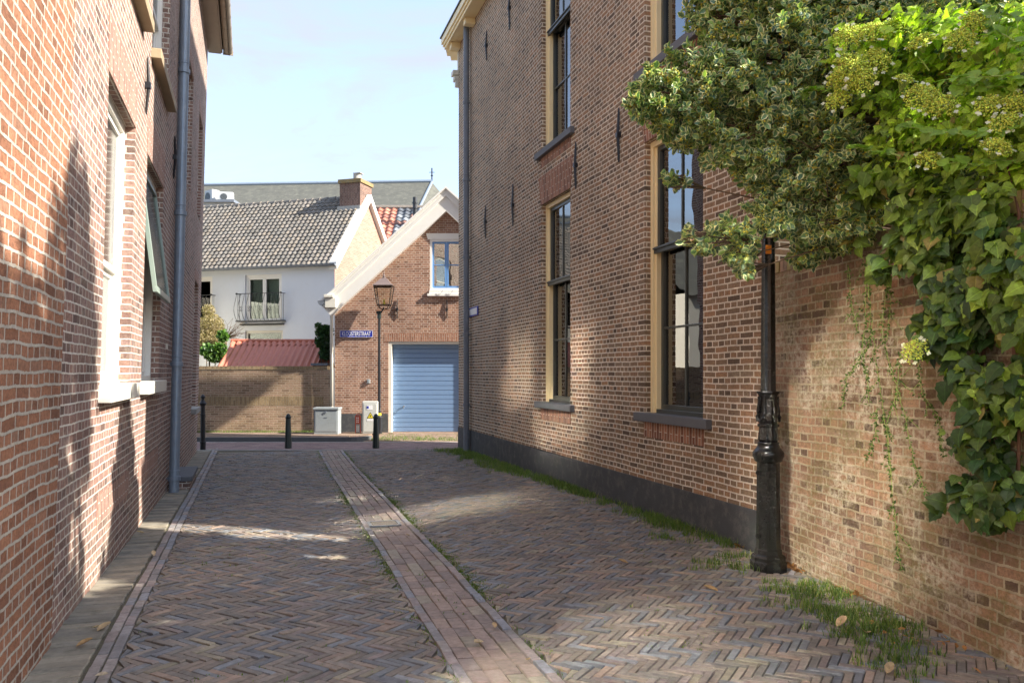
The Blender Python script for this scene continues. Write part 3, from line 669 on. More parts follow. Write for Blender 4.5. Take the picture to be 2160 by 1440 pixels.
for (x, ya, yb) in ((304, 109, 241), (363, 278, 377)):
    s, zb = FL.px(x, yb); _, zt = FL.px(x, ya); anchor(FL, s, zb, zt, LH)
ps, _ = FL.px(369, 900, .09)
drainpipe(FL, ps, .10, .09, LZT, .068, LH, M_ZINC, .022, (FL.px(370, 985)[1], FL.px(378, 770)[1], FL.px(385, 487)[1], FL.px(391, 215)[1]), low=0)
mb = MB(); sv = FL.px(351, 730); fbox(mb, FL, sv[0]-.11, sv[0]+.11, -.02, .012, sv[1]-.035, sv[1]+.035); mb.build("stone_plaque", M_CREAMST, LH)
mb = MB()
fbox(mb, FL, ls0-.1, ls1+.2, 0, .27, LZT, LZT+.05); fbox(mb, FL, ls0-.1, ls1+.2, .27, .30, LZT+.02, LZT+.2); mb.build("eaves_board", M_GUTTER, LH)
mb = MB(); ng = 10
for s in np.arange(ls0, ls1+.2, .55):
    s2 = min(s+.55, ls1+.22)
    for (r_, ext) in ((.10, (s, s2)), (.112, (s, s+.035))):
        pa = []
        for i in range(ng+1):
            a = math.pi*i/ng; pa.append((.42-math.cos(a)*r_, LZT+.10-math.sin(a)*r_))
        for i in range(ng): mb.face([FL.p(ext[0], pa[i][0], pa[i][1]), FL.p(ext[1], pa[i][0], pa[i][1]), FL.p(ext[1], pa[i+1][0], pa[i+1][1]), FL.p(ext[0], pa[i+1][0], pa[i+1][1])])
fbox(mb, FL, ls1+.215, ls1+.23, .31, .53, LZT+.0, LZT+.105)
mb.build("gutter", M_GUTTER, LH)
mb = MB()
for (t0, t1) in ((.45, -3.5), (-7.45, -3.5)):
    P = [FL.p(ls0-.1, t0, LZT+.1), FL.p(ls1+.2, t0, LZT+.1), FL.p(ls1+.2, t1, LZT+3.5), FL.p(ls0-.1, t1, LZT+3.5)]; mb.face(P); mb.face([p-V(0, 0, .12) for p in P])
mb.build("roof", M_SLATE, LH)
# doorstep
s0_, s1_ = 11.45*lq, 12.75*lq
DS = thing("doorstep", tuple(FL.p(s0_, .15, .09)), "low grey doorstep slab on a brick base beside the zinc drainpipe", "step")
mb = MB(); fbox(mb, FL, s0_+.02, s1_-.02, .001, .29, .0, .20); mb.build("step_base", B_LEFT, DS)
mb = MB(); fbox(mb, FL, s0_, s1_, .0, .32, .202, .27); mb.build("step_slab", M_SILL, DS, bevel=.008)
# orange brick house at the near left
FO = Frame(LX, LS, 1, .034)
OH = thing("brick_house", (LX+LS*2-2, 2, 0), "rough orange brick house at the near end of the lane", "house")
mb = MB(); os0, os1 = -3.5*lq, 4.60*lq
N = 60; zs = np.linspace(-.1, 8.6, 60); rr = [random.gauss(0, .006) for _ in zs]
OW = [(.3*lq, 2.4*lq, 1.3, 3.7), (.3*lq, 2.4*lq, 4.4, 6.8), (-2.4*lq, -.6*lq, 1.3, 3.7), (-2.4*lq, -.6*lq, 4.4, 6.8)]; OZ = 8.6  # unseen windows; enlarged, second pair added, to bounce more sun into the lane
wall(mb, FO, os0, os1-.02, -.1, OZ, OW, .1, t=.022)
for j in range(len(zs)-1):      # ragged rounded end
    P0 = [(os1-.02, .022), (os1-.006+rr[j], .016), (os1+.002+rr[j], -.02)]; P1 = [(os1-.02, .022), (os1-.006+rr[j+1], .016), (os1+.002+rr[j+1], -.02)]
    for i in range(2):
        mb.face([FO.p(P0[i][0], P0[i][1], zs[j]), FO.p(P1[i][0], P1[i][1], zs[j+1]), FO.p(P1[i+1][0], P1[i+1][1], zs[j+1]), FO.p(P0[i+1][0], P0[i+1][1], zs[j])], [(P0[i][0], zs[j]), (P1[i][0], zs[j+1]), (P1[i+1][0], zs[j+1]), (P0[i+1][0], zs[j])])
house_shell(mb, FO, os0, os1-.05, -.3, OZ, 7, 1); mb.face([FO.p(os0, .02, OZ), FO.p(os1, .02, OZ), FO.p(os1, -7, OZ), FO.p(os0, -7, OZ)])
mb.build("wall", B_ORANGE, OH)
for (a, b, c, d) in OW:
    m0 = MB(); fbox(m0, FO, a, b, -.30, -.26, c, c+.02); wo = m0.build("window", M_WHITE, OH); mb = MB()
    for (p, q, r, s_) in ((a, a+.08, c, d), (b-.08, b, c, d), (a+.08, b-.08, d-.08, d), (a+.08, b-.08, c, c+.08), ((a+b)/2-.03, (a+b)/2+.03, c+.08, d-.08), (a+.08, (a+b)/2-.03, c+1.3, c+1.35), ((a+b)/2+.03, b-.08, c+1.3, c+1.35)): fbox(mb, FO, p, q, -.18, -.08, r, s_)
    mb.build("window_frame", M_WHITE, wo); mb = MB(); fbox(mb, FO, a+.05, b-.05, -.13, -.125, c+.05, d-.05); mb.build("pane", G_LEFT, wo)
    mb = MB(); fbox(mb, FO, a-.1, b+.1, -.5, -.45, c, d); mb.build("curtain", M_ROOM, wo)  # no cloth: dark sheet whose colour stands in for the unlit room

# ================================================================== GARDEN WALL (right)
FG = Frame(GX, GS, -1)
gq = FG.q; gs0, gs1 = 3.55*gq, 7.22*gq
_, gt1 = FG.px(1672, 541); GT = gt1
GW = thing("garden_wall", (GX+GS*5.5+.15, 5.5, .1), "old mossy brown brick garden wall with a coping of upright bricks", "wall")
mb = MB(); wall(mb, FG, gs0, gs1, -.1, GT-.11, [], 0)
fbox(mb, FG, gs0-.3, gs0-.001, -.42, .03, -.1, GT-.15)
mb.face([FG.p(gs0, -.3, -.1), FG.p(gs1, -.3, -.1), FG.p(gs1, -.3, GT-.11), FG.p(gs0, -.3, GT-.11)], [(gs0, 0), (gs1, 0), (gs1, 2.5), (gs0, 2.5)])
mb.build("wall", B_GARDEN, GW)
mb = MB(); s = gs0-.3
while s < gs1:
    w_ = .062; t0_, t1_ = -.31+random.gauss(0, .003), .012+random.gauss(0, .005); o = FG.p(s, t0_, GT-.109)
    mb.box(o, FG.p(s+w_-.008, t0_, GT-.109)-o, FG.p(s, t1_, GT-.109)-o, V(0, 0, .109+random.gauss(0, .006)), col=tuple(V(*random.choice([(.30, .24, .10), (.26, .20, .12), (.34, .27, .12), (.22, .18, .08), (.33, .22, .15)]))*random.uniform(.8, 1.2))); s += w_
fbox(mb, FG, gs0-.3, gs1, -.29, -.01, GT-.105, GT-.015)
mb.build("coping", M_SLAB, GW)


# ================================================================== GARAGE HOUSE (far)
class Flat(Frame):
    """a facade facing the camera at depth Y: s runs to the right, t towards the camera"""
    def __init__(f, Y, x0=0): f.Y = Y; f.side = -1; f.D = V(1, 0, 0); f.n = V(0, -1, 0); f.x0 = x0; f.k = 0
    def p(f, s, t, z): return V(s, f.Y-t, z)
    def at(f, x, y): return (x-1080)/FPX*f.Y, CZ+(HOR-y)/FPX*f.Y
FGA = Flat(22.4); A = FGA.at
GA = thing("garage_house", (-1.8, 22.4, .1), "pink brick gable building with a pale blue garage door", "garage")
gx0 = A(706, 0)[0]; apx = A(942, 0)[0]; gx1 = 2*apx-gx0
dx0, dz1 = A(819, 720); dx1 = dx0+2.75; dz0 = .09; wz0 = A(0, 612)[1]; wz1 = A(0, 505)[1]; wx0 = A(907, 0)[0]; wx1 = 2*apx-wx0
eav = A(0, 640)[1]; apz = A(0, 425)[1]
mb = MB(); ops = [(dx0, dx1, dz0, dz1), (wx0, wx1, wz0, wz1)]
wall(mb, FGA, gx0, gx1, -.05, eav, [ops[0]], .25)
# gable part of the wall in strips round the window
def gable_z(s): return eav+(apz-eav)*(1-abs(s-apx)/(apx-gx0))
cuts = sorted(set(list(np.linspace(gx0, gx1, 17))+[wx0, wx1, apx]))
for i in range(len(cuts)-1):
    a, b = cuts[i], cuts[i+1]; segs = [(eav, None)] if not (wx0 <= (a+b)/2 <= wx1) else [(eav, wz0), (wz1, None)]
    for (c, d) in segs:
        if d is None: za, zb = gable_z(a), gable_z(b)
        else: za = zb = d
        if za < c+.001 and zb < c+.001: continue
        mb.face([FGA.p(a, 0, c), FGA.p(b, 0, c), FGA.p(b, 0, max(zb, c)), FGA.p(a, 0, max(za, c))], [(a, c), (b, c), (b, max(zb, c)), (a, max(za, c))])
a, b, c, d = ops[1]
for (p, q) in (((a, c), (a, d)), ((b, d), (b, c)), ((a, d), (b, d)), ((b, c), (a, c))): mb.face([FGA.p(p[0], 0, p[1]), FGA.p(q[0], 0, q[1]), FGA.p(q[0], -.12, q[1]), FGA.p(p[0], -.12, p[1])], [(p[0], p[1]), (q[0], q[1]), (q[0]+.1, q[1]), (p[0]+.1, p[1])])
mb.face([FGA.p(gx0, 0, -.05), FGA.p(gx0, -7, -.05), FGA.p(gx0, -7, eav), FGA.p(gx0, 0, eav)], [(0, 0), (7, 0), (7, 4), (0, 4)])
mb.face([FGA.p(gx1, 0, -.05), FGA.p(gx1, -7, -.05), FGA.p(gx1, -7, eav), FGA.p(gx1, 0, eav)], [(0, 0), (7, 0), (7, 4), (0, 4)])
mb.face([FGA.p(gx0, -7, -.05), FGA.p(gx1, -7, -.05), FGA.p(gx1, -7, eav), FGA.p(apx, -7, apz), FGA.p(gx0, -7, eav)])
mb.build("wall", B_GARAGE, GA)
mb = MB(); soldier(mb, FGA, dx0-.12, dx1+.12, dz1+.001, dz1+.22, 0)
mb.build("lintel", brickmat("brick_pink_upright", [(0, (.28, .13, .08)), (1, (.42, .22, .14))], (.58, .5, .42), seed=9, squash=False, rot=True), GA)
mb = MB(); soldier(mb, FGA, wx0-.06, wx1+.06, wz1+.0, wz1+.17, .05, t=.012); mb.build("window_lintel", M_WHITE, GA)
mb = MB()
for (a, b, c, d) in ((dx0, dx0+.09, dz0, dz1), (dx1-.09, dx1, dz0, dz1), (dx0+.09, dx1-.09, dz1-.07, dz1)): fbox(mb, FGA, a, b, -.24, -.02, c, d)
mb.build("door_frame", M_CREAMST, GA, bevel=.005)
mb = MB(); n_ = 19; z = dz0+.0; hh = (dz1-.07-dz0)/n_
for i in range(n_):
    o_ = FGA.p(dx0+.09, -.25, z+i*hh+.008); fbox(mb, FGA, dx0+.09, dx1-.09, -.28, -.225, z+i*hh+.010, z+(i+1)*hh-.002); fbox(mb, FGA, dx0+.09, dx1-.09, -.29, -.245, z+i*hh-.002, z+i*hh+.010)
GD = mb.build("garage_door", M_BLUE, GA, bevel=.004)
hx, hz = A(850, 857); mb = MB(); mb.tube([FGA.p(hx, -.225, hz), FGA.p(hx, -.16, hz)], .022, 10); mb.tube([FGA.p(hx, -.165, hz+.02), FGA.p(hx-.01, -.16, hz-.07)], .014, 8); mb.build("handle", M_PIPE, GD)
# window of the gable
mb = MB(); ifx = .06
mb0 = MB(); fbox(mb0, FGA, wx0, wx1, -.16, -.13, wz0, wz0+.02); wo = mb0.build("window", M_WHITE, GA)
for (a, b, c, d) in ((wx0, wx0+ifx, wz0, wz1), (wx1-ifx, wx1, wz0, wz1), (wx0+ifx, wx1-ifx, wz1-ifx, wz1), (wx0+ifx, wx1-ifx, wz0, wz0+ifx)): fbox(mb, FGA, a, b, -.12, -.005, c, d)
mb.build("window_frame", M_WHITE, wo)
mb = MB(); mid = (wx0+wx1)/2
for (a, b) in ((wx0+ifx, mid-.004), (mid+.004, wx1-ifx)):
    for (p, q, r, s_) in ((a, a+.05, wz0+ifx, wz1-ifx), (b-.05, b, wz0+ifx, wz1-ifx), (a+.05, b-.05, wz1-ifx-.05, wz1-ifx), (a+.05, b-.05, wz0+ifx, wz0+ifx+.06), (a+.05, b-.05, (wz0+wz1)/2-.012, (wz0+wz1)/2+.012)): fbox(mb, FGA, p, q, -.09, -.035, r, s_)
mb.build("casement", M_BLUEFR, wo)
mb = MB(); fbox(mb, FGA, wx0+.08, wx1-.08, -.07, -.066, wz0+.08, wz1-.08); mb.build("pane", G_WIN, wo)
mb = MB(); fbox(mb, FGA, wx0+.02, wx1-.02, -.5, -.45, wz0, wz1); mb.build("curtain", M_ROOM, wo)  # dark panel, not fabric; the room's darkness is put into its colour
mb = MB(); fbox(mb, FGA, wx0-.02, wx1+.02, -.12, .05, wz0-.10, wz0-.001); fbox(mb, FGA, wx0-.07, wx1+.07, -.12, .08, wz0-.17, wz0-.101); mb.build("window_sill", M_WHITE, wo, bevel=.005)
for hxp in (930, 951):
    mb = MB(); hx, hz = A(hxp, 618); mb.tube([FGA.p(hx-.05, .10, hz+.04), FGA.p(hx-.02, .10, hz-.05), FGA.p(hx+.06, .10, hz+.06)], .006, 5); mb.tube([FGA.p(hx-.02, .10, hz-.05), FGA.p(hx-.02, .04, hz-.05)], .006, 5); mb.build("shutter_hook", M_PIPE, wo)
# barge boards
ux, uz = apx-gx0, apz-eav; L_ = math.hypot(ux, uz)
for sgn in (-1, 1):
    mb = MB(); e = V(sgn*ux/L_, 0, -uz/L_); nn = V(sgn*uz/L_, 0, ux/L_)
    top = V(apx, 22.4-.26, apz+.02); ln = L_+.30
    def slabb(n0, n1, y0, y1, l0=0):
        o_ = top+e*l0+nn*n0+V(0, y0, 0); o2 = V(apx, o_[1], top[2]+n0*L_/ux) if l0 == 0 else o_
        P0 = V(apx, 22.4+y0, top[2]+n0*L_/ux); P1 = V(apx, 22.4+y0, top[2]+n1*L_/ux); Q0 = top+e*ln+nn*n0; Q0 = V(Q0[0], 22.4+y0, Q0[2]); Q1 = top+e*ln+nn*n1; Q1 = V(Q1[0], 22.4+y0, Q1[2])
        dy = V(0, y1-y0, 0)
        f = [P0, Q0, Q1, P1]; bk = [p+dy for p in f]; mb.face(f if sgn > 0 else f[::-1]); mb.face(bk[::-1])
        for i in range(4): mb.face([f[i], f[(i+1) % 4], bk[(i+1) % 4], bk[i]])
    slabb(-.24, .06, -.20, -.16); slabb(.06, .21, -.245, -.16); slabb(.211, .255, -.29, -.15); slabb(-.24, -.20, -.159, -.001)
    mb.build("bargeboard", M_WHITE, GA)
    mb = MB(); a0 = top+nn*.20; 
    P = [V(apx, 22.15, apz+.30), V(apx, 29.4, apz+.30), V(apx+sgn*(ux+.25), 29.4, eav-.25+.30), V(apx+sgn*(ux+.25), 22.15, eav-.25+.30)]
    mb.face(P); mb.face([p-V(0, 0, .10) for p in P]); mb.build("roof", M_SLATE, GA)
mb = MB(); cx, cz = A(701, 640); fbox(mb, FGA, cx-.14, cx+.16, -.1, .30, cz-.14, cz+.14); fbox(mb, FGA, cx-.17, cx+.10, -.1, .34, cz+.14, cz+.22)
mb.build("eaves_box", M_CREAMST, GA, bevel=.01)
mb = MB(); gcx = A(688, 0)[0]; 
for i in range(10):
    a, b = math.pi*i/10, math.pi*(i+1)/10
    mb.face([(cx-.25-.09*math.cos(a), 22.1, cz+.05-.13*math.sin(a)), (cx-.25-.09*math.cos(b), 22.1, cz+.05-.13*math.sin(b)), (cx-.25-.09*math.cos(b), 29, cz+.05-.13*math.sin(b)), (cx-.25-.09*math.cos(a), 29, cz+.05-.13*math.sin(a))])
mb.face([(cx-.25-.09*math.cos(math.pi*i/10), 22.1, cz+.05-.13*math.sin(math.pi*i/10)) for i in range(11)])
mb.build("gutter", M_PIPE, GA)
mb = MB(); pxx, pz1 = A(701, 655); mb.tube([FGA.p(pxx-.02, .2, pz1+.06), FGA.p(pxx, .10, pz1-.15), FGA.p(pxx, .08, A(0, 857)[1])], .045, 12)
mb.tube([FGA.p(pxx, .08, A(0, 857)[1]), FGA.p(pxx, .08, .1)], .05, 12); mb.build("drainpipe", M_CREAMST, GA, smooth=True)
mb = MB(); fbox(mb, FGA, gx0+.07, dx0-.002, -.05, .02, .0, A(0, 872)[1]); mb.build("plinth", M_PLINTH, GA); mb = MB(); fbox(mb, FGA, dx1+.002, gx1, -.05, .02, .0, A(0, 872)[1]); mb.build("plinth", M_PLINTH, GA)
for xx in (838, 943):
    s, zt = A(xx, 631); _, zb = A(xx, 673); anchor(FGA, s, zb, zt, GA)
mb = MB(); s, z = A(778, 804); fbox(mb, FGA, s-.04, s+.04, -.01, .05, z-.06, z+.06); mb.build("doorbell_box", M_CAB, GA, bevel=.01)
# street name sign
sx, sz = A(752, 704); SG = thing("street_sign", (sx, 22.35, sz), "blue street name sign reading KLOOSTERSTRAAT on the pink brick wall", "sign")
w_, h_ = .92, .19
mb = MB(); fbox(mb, FGA, sx-w_/2, sx+w_/2, .012, .03, sz-h_/2, sz+h_/2); mb.build("plate", M_BLUESIGN, SG, bevel=.004)
mb = MB()
for (a, b, c, d) in ((-w_/2, w_/2, h_/2-.008, h_/2), (-w_/2, w_/2, -h_/2, -h_/2+.008), (-w_/2, -w_/2+.012, -h_/2+.012, h_/2-.012), (w_/2-.012, w_/2, -h_/2+.012, h_/2-.012)): fbox(mb, FGA, sx+a, sx+b, .030, .034, sz+c, sz+d)
mb.build("border", M_SIGNW, SG)
def text_mesh(name, body, size, loc, parent, mat, xs=1.0, rot=(R(90), 0, 0), width=None):
    cu = bpy.data.curves.new(name, 'FONT'); cu.body = body; cu.size = size; cu.align_x = 'CENTER'; cu.align_y = 'CENTER'; cu.extrude = .002; cu.offset = .0015
    to = bpy.data.objects.new("tmp_text", cu); COL.objects.link(to); bpy.context.view_layer.update()
    me = bpy.data.meshes.new_from_object(to.evaluated_get(bpy.context.evaluated_depsgraph_get())); me.name = name; bpy.data.objects.remove(to)
    me.materials.clear(); me.materials.append(mat)
    if width: xs_ = [v.co.x for v in me.vertices]; xs = width/(max(xs_)-min(xs_))
    me.transform(Matrix.Translation(Vector(loc)-Vector(ORG[parent.name])) @ Matrix.Rotation(rot[2], 4, 'Z') @ Matrix.Rotation(rot[0], 4, 'X') @ Matrix.Diagonal((xs, 1, 1, 1)))
    return link(name, me, parent)
text_mesh("lettering", "KLOOSTERSTRAAT", .165, (sx, 22.4-.033, sz-.005), SG, M_SIGNW, width=.80)
# sign on the right house
s_a, z_a = FR.px(1010, 645); s_b, z_b = FR.px(989, 668)
SG2 = thing("street_sign", tuple(FR.p((s_a+s_b)/2, .03, (z_a+z_b)/2)), "small white sign with a blue border on the brown brick wall beside the grey drainpipe", "sign")
mb = MB(); fbox(mb, FR, s_a, s_b, .01, .03, z_b-.02, z_a); mb.build("plate", M_BLUESIGN, SG2)
mb = MB(); fbox(mb, FR, s_a+.05, s_b-.12, .0301, .034, z_b+.01, z_a-.03); mb.build("panel", M_SIGNW, SG2)

# ================================================================== BACK GARDEN WALL, SHED
BW = thing("garden_wall", (A(560, 0)[0], 22.45, .1), "low buff brick garden wall with a band of upright bricks beside the garage", "wall")
bx0, bx1 = -13, A(695, 0)[0]; bt = A(0, 772)[1]
mb = MB(); fbox(mb, FGA, bx0, bx1, -.22, 0, -.05, bt-.10); fbox(mb, FGA, A(683, 0)[0], bx1+.06, 0, .05, -.05, bt-.1); mb.build("wall", B_BACK, BW)
UP = brickmat("brick_buff_upright", [(0, (.26, .18, .10)), (1, (.40, .29, .16))], (.35, .29, .2), seed=11, squash=False, rot=True)
mb = MB(); fbox(mb, FGA, bx0, bx1+.06, -.23, .012, bt-.098, bt); fbox(mb, FGA, bx0, A(683, 0)[0], -.01, .004, A(0, 855)[1], A(0, 836)[1]); mb.build("coping", UP, BW)
SH = thing("garden_shed", (A(560, 0)[0], 23.6, 0), "garden shed with a red corrugated roof behind the buff garden wall", "shed")
x0_, x1_ = (458-1080)/FPX*22.9, (668-1080)/FPX*22.9
mb = MB(); zl = CZ+(HOR-774)/FPX*22.9; zh = CZ+(HOR-722)/FPX*24.1
v_ = unit(V(.0, 1.2, zh-zl)); ln = math.hypot(1.2, zh-zl); nr = unit(np.cross(V(1, 0, 0), v_))
pantiles(mb, V(x0_, 22.9, zl), V(1, 0, 0), v_, nr, x1_-x0_, ln, (x1_-x0_)/16, 9, amp=.05, step=.0, colf=lambda *a: (1, 1, 1), k=10); mb.build("roof", M_REDROOF, SH, smooth=False)
mb = MB(); v2 = V(v_[0], -v_[1], v_[2])
pantiles(mb, V(x0_-.03, 24.1, zh)-v_*.18+nr*.012, V(1, 0, 0), v_, nr, x1_-x0_+.10, .2, (x1_-x0_)/16, 9, amp=.05, step=.0, colf=lambda *a: (1, 1, 1), k=10)
mb.tube([V(x0_-.03, 24.12, zh+.05), V(x1_+.10, 24.12, zh+.05)], .055, 10); mb.face([V(x0_, 24.1, zh), V(x1_, 24.1, zh), V(x1_, 25.3, zl), V(x0_, 25.3, zl)]); mb.build("ridge_cap", M_REDROOF, SH)
mb = MB(); mb.box((x0_+.1, 23.0, 0), (x1_-x0_-.2, 0, 0), (0, 2.2, 0), (0, 0, zl-.05)); mb.build("wall", M_OLDWOOD, SH)
mb = MB(); a_, b_ = (658-1080)/FPX*22.8, (694-1080)/FPX*22.8; mb.box((a_, 22.66, bt+.02), (b_-a_, 0, 0), (0, .5, 0), (0, 0, .07)); mb.build("lean_to_edge", M_PIPE, SH)

# ================================================================== WHITE HOUSE
wd = V(-math.cos(R(16.5)), math.sin(R(16.5)), 0); wc = W(706, 553, 28.0); wc[2] = 0   # front corner
class WF(Frame):
    def __init__(f, o, d, n): f.o = o; f.D = d; f.n = n; f.side = 1; f.k = 0
    def p(f, s, t, z): return f.o+f.D*s+f.n*t+V(0, 0, z)
    def px(f, x, y, t=0):
        d = V((x-1080)/FPX, 1, (HOR-y)/FPX); c = V(0, 0, CZ); r = np.dot(f.n, f.o+f.n*t-c)/np.dot(f.n, d); P = c+d*r; return float(np.dot(P-f.o, f.D)), float(P[2])
FW = WF(wc, wd, V(-math.sin(R(16.5)), -math.cos(R(16.5)), 0)); gd = -FW.n; FWG = WF(wc, gd, -wd)
WH = thing("white_house", tuple(FW.p(4, -2, 0)), "white plastered house with a grey pantile roof and small balconies", "house")
_, wez = FW.px(706, 556); DEP = 5.0; rz = 0
_, e2 = FW.px(600, 565)
ridge_s, rzp = WF(FW.p(0, -DEP/2, 0), wd, FW.n).px(600, 424); rz = rzp-.14
d1 = FW.px(517, 600)[0], FW.px(594, 600)[0]; dzt, dzb = FW.px(555, 579)[1], FW.px(555, 682)[1]
d2 = FW.px(430, 600)[0], FW.px(448, 600)[0]; d2 = (d2[1], d2[1]+(d1[0]-d1[1])); d1 = (d1[1], d1[0])
lw = (d1[0]-.05, d1[1]+.0, .5, FW.px(555, 697)[1])
FWm = FW
mb = MB(); wall(mb, FW, 0, 14, -.1, wez, [(d1[0], d1[1], dzb, dzt), (d2[0], d2[1], dzb, dzt), lw], .15)
mb.face([FW.p(0, -DEP, 0), FW.p(14, -DEP, 0), FW.p(14, -DEP, wez), FW.p(0, -DEP, wez)]); mb.face([FW.p(14, 0, 0), FW.p(14, -DEP, 0), FW.p(14, -DEP, wez), FW.p(14, -DEP/2, rz), FW.p(14, 0, wez)])
mb.build("front_wall", M_WHITEWALL, WH)
mb = MB(); mb.face([FW.p(0, 0, -.1), FW.p(0, -DEP, -.1), FW.p(0, -DEP, wez), FW.p(0, -DEP/2, rz-.05), FW.p(0, 0, wez)], [(0, 0), (DEP, 0), (DEP, wez), (DEP/2, rz), (0, wez)]); mb.build("gable_wall", B_GABLE, WH)
mb = MB(); v_ = unit(FW.p(0, -DEP/2, rz)-FW.p(0, 0, wez)); ln = math.hypot(DEP/2, rz-wez); nr = unit(np.cross(v_, wd)); nr = nr if nr[2] > 0 else -nr
TC = ((.155, .14, .12), (.14, .13, .115), (.17, .15, .13), (.125, .115, .10), (.175, .15, .12))
pantiles(mb, FW.p(.12, .12, wez-.02), wd, v_, nr, 13.8, ln+.08, .20, .205, amp=.05, step=.035, cols=TC, k=6)
o_ = FW.p(0, -DEP/2, rz); 
mb.face([FW.p(0, -DEP, wez), FW.p(14, -DEP, wez), FW.p(14, -DEP/2, rz), FW.p(0, -DEP/2, rz)], None, 0, (.3, .27, .23))
rk = 0
while rk < 14: mb.tube([FW.p(rk, -DEP/2, rz+.06), FW.p(rk+.36, -DEP/2, rz+.045)], [.12, .095], 10, col=random.choice(TC)); rk += .33
mb.build("roof", M_TILE, WH)
mb = MB()    # white verge along the gable
for (t0, z0_, t1, z1_) in ((.14, wez-.05, -DEP/2, rz+.06), (-DEP-.14, wez-.05, -DEP/2, rz+.06)):
    for (a, b, dz) in ((-.10, .10, .06), ):
        P = [FW.p(-.16, t0, z0_), FW.p(-.16, t1, z1_), FW.p(.14, t1, z1_), FW.p(.14, t0, z0_)]; up = [p+V(0, 0, .10) for p in P]; dn = [p-V(0, 0, .16) for p in P]
        mb.face(up); mb.face(dn)
        for i in range(4): mb.face([dn[i], dn[(i+1) % 4], up[(i+1) % 4], up[i]])
mb.build("verge", M_WHITE, WH)
mb = MB()
for i in range(8):
    a, b = math.pi*i/8, math.pi*(i+1)/8
    mb.face([FW.p(-.15, .20-.09*math.cos(a), wez-.02-.09*math.sin(a)), FW.p(14, .20-.09*math.cos(a), wez-.02-.09*math.sin(a)), FW.p(14, .20-.09*math.cos(b), wez-.02-.09*math.sin(b)), FW.p(-.15, .20-.09*math.cos(b), wez-.02-.09*math.sin(b))])
mb.face([FW.p(-.15, .20-.09*math.cos(math.pi*i/8), wez-.02-.09*math.sin(math.pi*i/8)) for i in range(9)])
mb.build("gutter", M_PIPE, WH)
for (a, b) in (d1, d2):
    m0 = MB(); fbox(m0, FW, a, b, -.2, -.17, dzb, dzb+.02); do = m0.build("balcony_door", M_WHITE, WH)
    mb = MB(); mid = (a+b)/2
    for (p, q, r, s_) in ((a, a+.08, dzb, dzt), (b-.08, b, dzb, dzt), (a+.08, b-.08, dzt-.09, dzt), (a+.08, b-.08, dzb, dzb+.1)): fbox(mb, FW, p, q, -.16, -.06, r, s_)
    for (p, q) in ((a+.08, mid-.003), (mid+.003, b-.08)):
        for (c, d, r, s_) in ((p, p+.07, dzb+.1, dzt-.09), (q-.07, q, dzb+.1, dzt-.09), (p+.07, q-.07, dzt-.16, dzt-.09), (p+.07, q-.07, dzb+.1, dzb+.18)): fbox(mb, FW, c, d, -.13, -.08, r, s_)
    mb.build("door_frame", M_WHITE, do); mb = MB(); fbox(mb, FW, a+.1, b-.1, -.115, -.11, dzb+.12, dzt-.12); mb.build("pane", G_FAR, do)
    mb = MB()
    for i in range(26): zz = dzb+.15+i*(dzt-dzb-.3)/26; fbox(mb, FW, a+.08, b-.08, -.26, -.24, zz, zz+.055)
    mb.build("blind", M_BLIND, do)
    # bellied iron balcony
    ra, rb = a-.14, b+.16; rt = FW.px(555, 620)[1]; rbz = FW.px(555, 676)[1]
    mb = MB()
    def bel(u): return .10+.30*math.sin(min(1, u*1.15)*math.pi)**.7*(1 if u < .87 else .9)
    def prof(s, end=None):
        pts = []
        for i in range(9):
            u = i/8; t = .28+.16*math.sin(math.pi*(1-u)**1.4); pts.append(FW.p(s, t, rbz+(rt-rbz)*u))
        return pts
    nb = 11
    for i in range(nb+1): mb.tube(prof(ra+(rb-ra)*i/nb), .009, 5)
    for s_ in (ra, rb):
        for t_ in (.1, .2): mb.tube([FW.p(s_, t_, rt), FW.p(s_, t_, rbz)], .008, 5)
        mb.tube([FW.p(s_, 0, rt), FW.p(s_, .28, rt)], .012, 6); mb.tube([FW.p(s_, 0, rbz), FW.p(s_, .28, rbz)], .012, 6)
        mb.lathe(FW.p(s_, .28, rt-.03), [(.001, 0), (.035, .01), (.045, .035), (.035, .06), (.001, .07)], 10)
    mb.tube([FW.p(ra, .28, rt), FW.p(rb, .28, rt)], .013, 6); fbox(mb, FW, ra-.03, rb+.03, .0, .31, rbz-.05, rbz-.01)
    for i in (2, 4.5, 7, 9.2):
        for (ds, dz_) in ((-.04, .05), (.04, .05), (-.04, -.05), (.04, -.05)):
            c_ = ra+(rb-ra)*i/nb+ds; z_ = rbz+(rt-rbz)*.42+dz_; mb.tube([FW.p(c_+.035*math.cos(q), .46, z_+.035*math.sin(q)) for q in np.linspace(0, 6.0, 9)], .006, 4)
    mb.build("balcony_railing", M_IRON, WH)
mb = MB(); fbox(mb, FW, lw[0]-.05, lw[1]+.15, -.05, .10, lw[3]+.19, lw[3]+.25); mb.build("lintel_ledge", M_PLINTH, WH)
m0 = MB(); fbox(m0, FW, lw[0], lw[1], -.16, -.13, lw[2], lw[2]+.02); wo = m0.build("window", M_WHITE, WH)
mb = MB()
for (p, q, r, s_) in ((lw[0], lw[0]+.09, lw[2], lw[3]), (lw[1]-.09, lw[1], lw[2], lw[3]), (lw[0]+.09, lw[1]-.09, lw[3]-.09, lw[3])): fbox(mb, FW, p, q, -.15, -.05, r, s_)
mb.build("window_frame", M_CREAMST, wo); mb = MB(); fbox(mb, FW, lw[0]+.05, lw[1]-.05, -.12, -.1, lw[2], lw[3]-.05); mb.build("pane", G_FAR, wo)
room(FW, 0, 14, 0, wez, DEP, WH, .4)
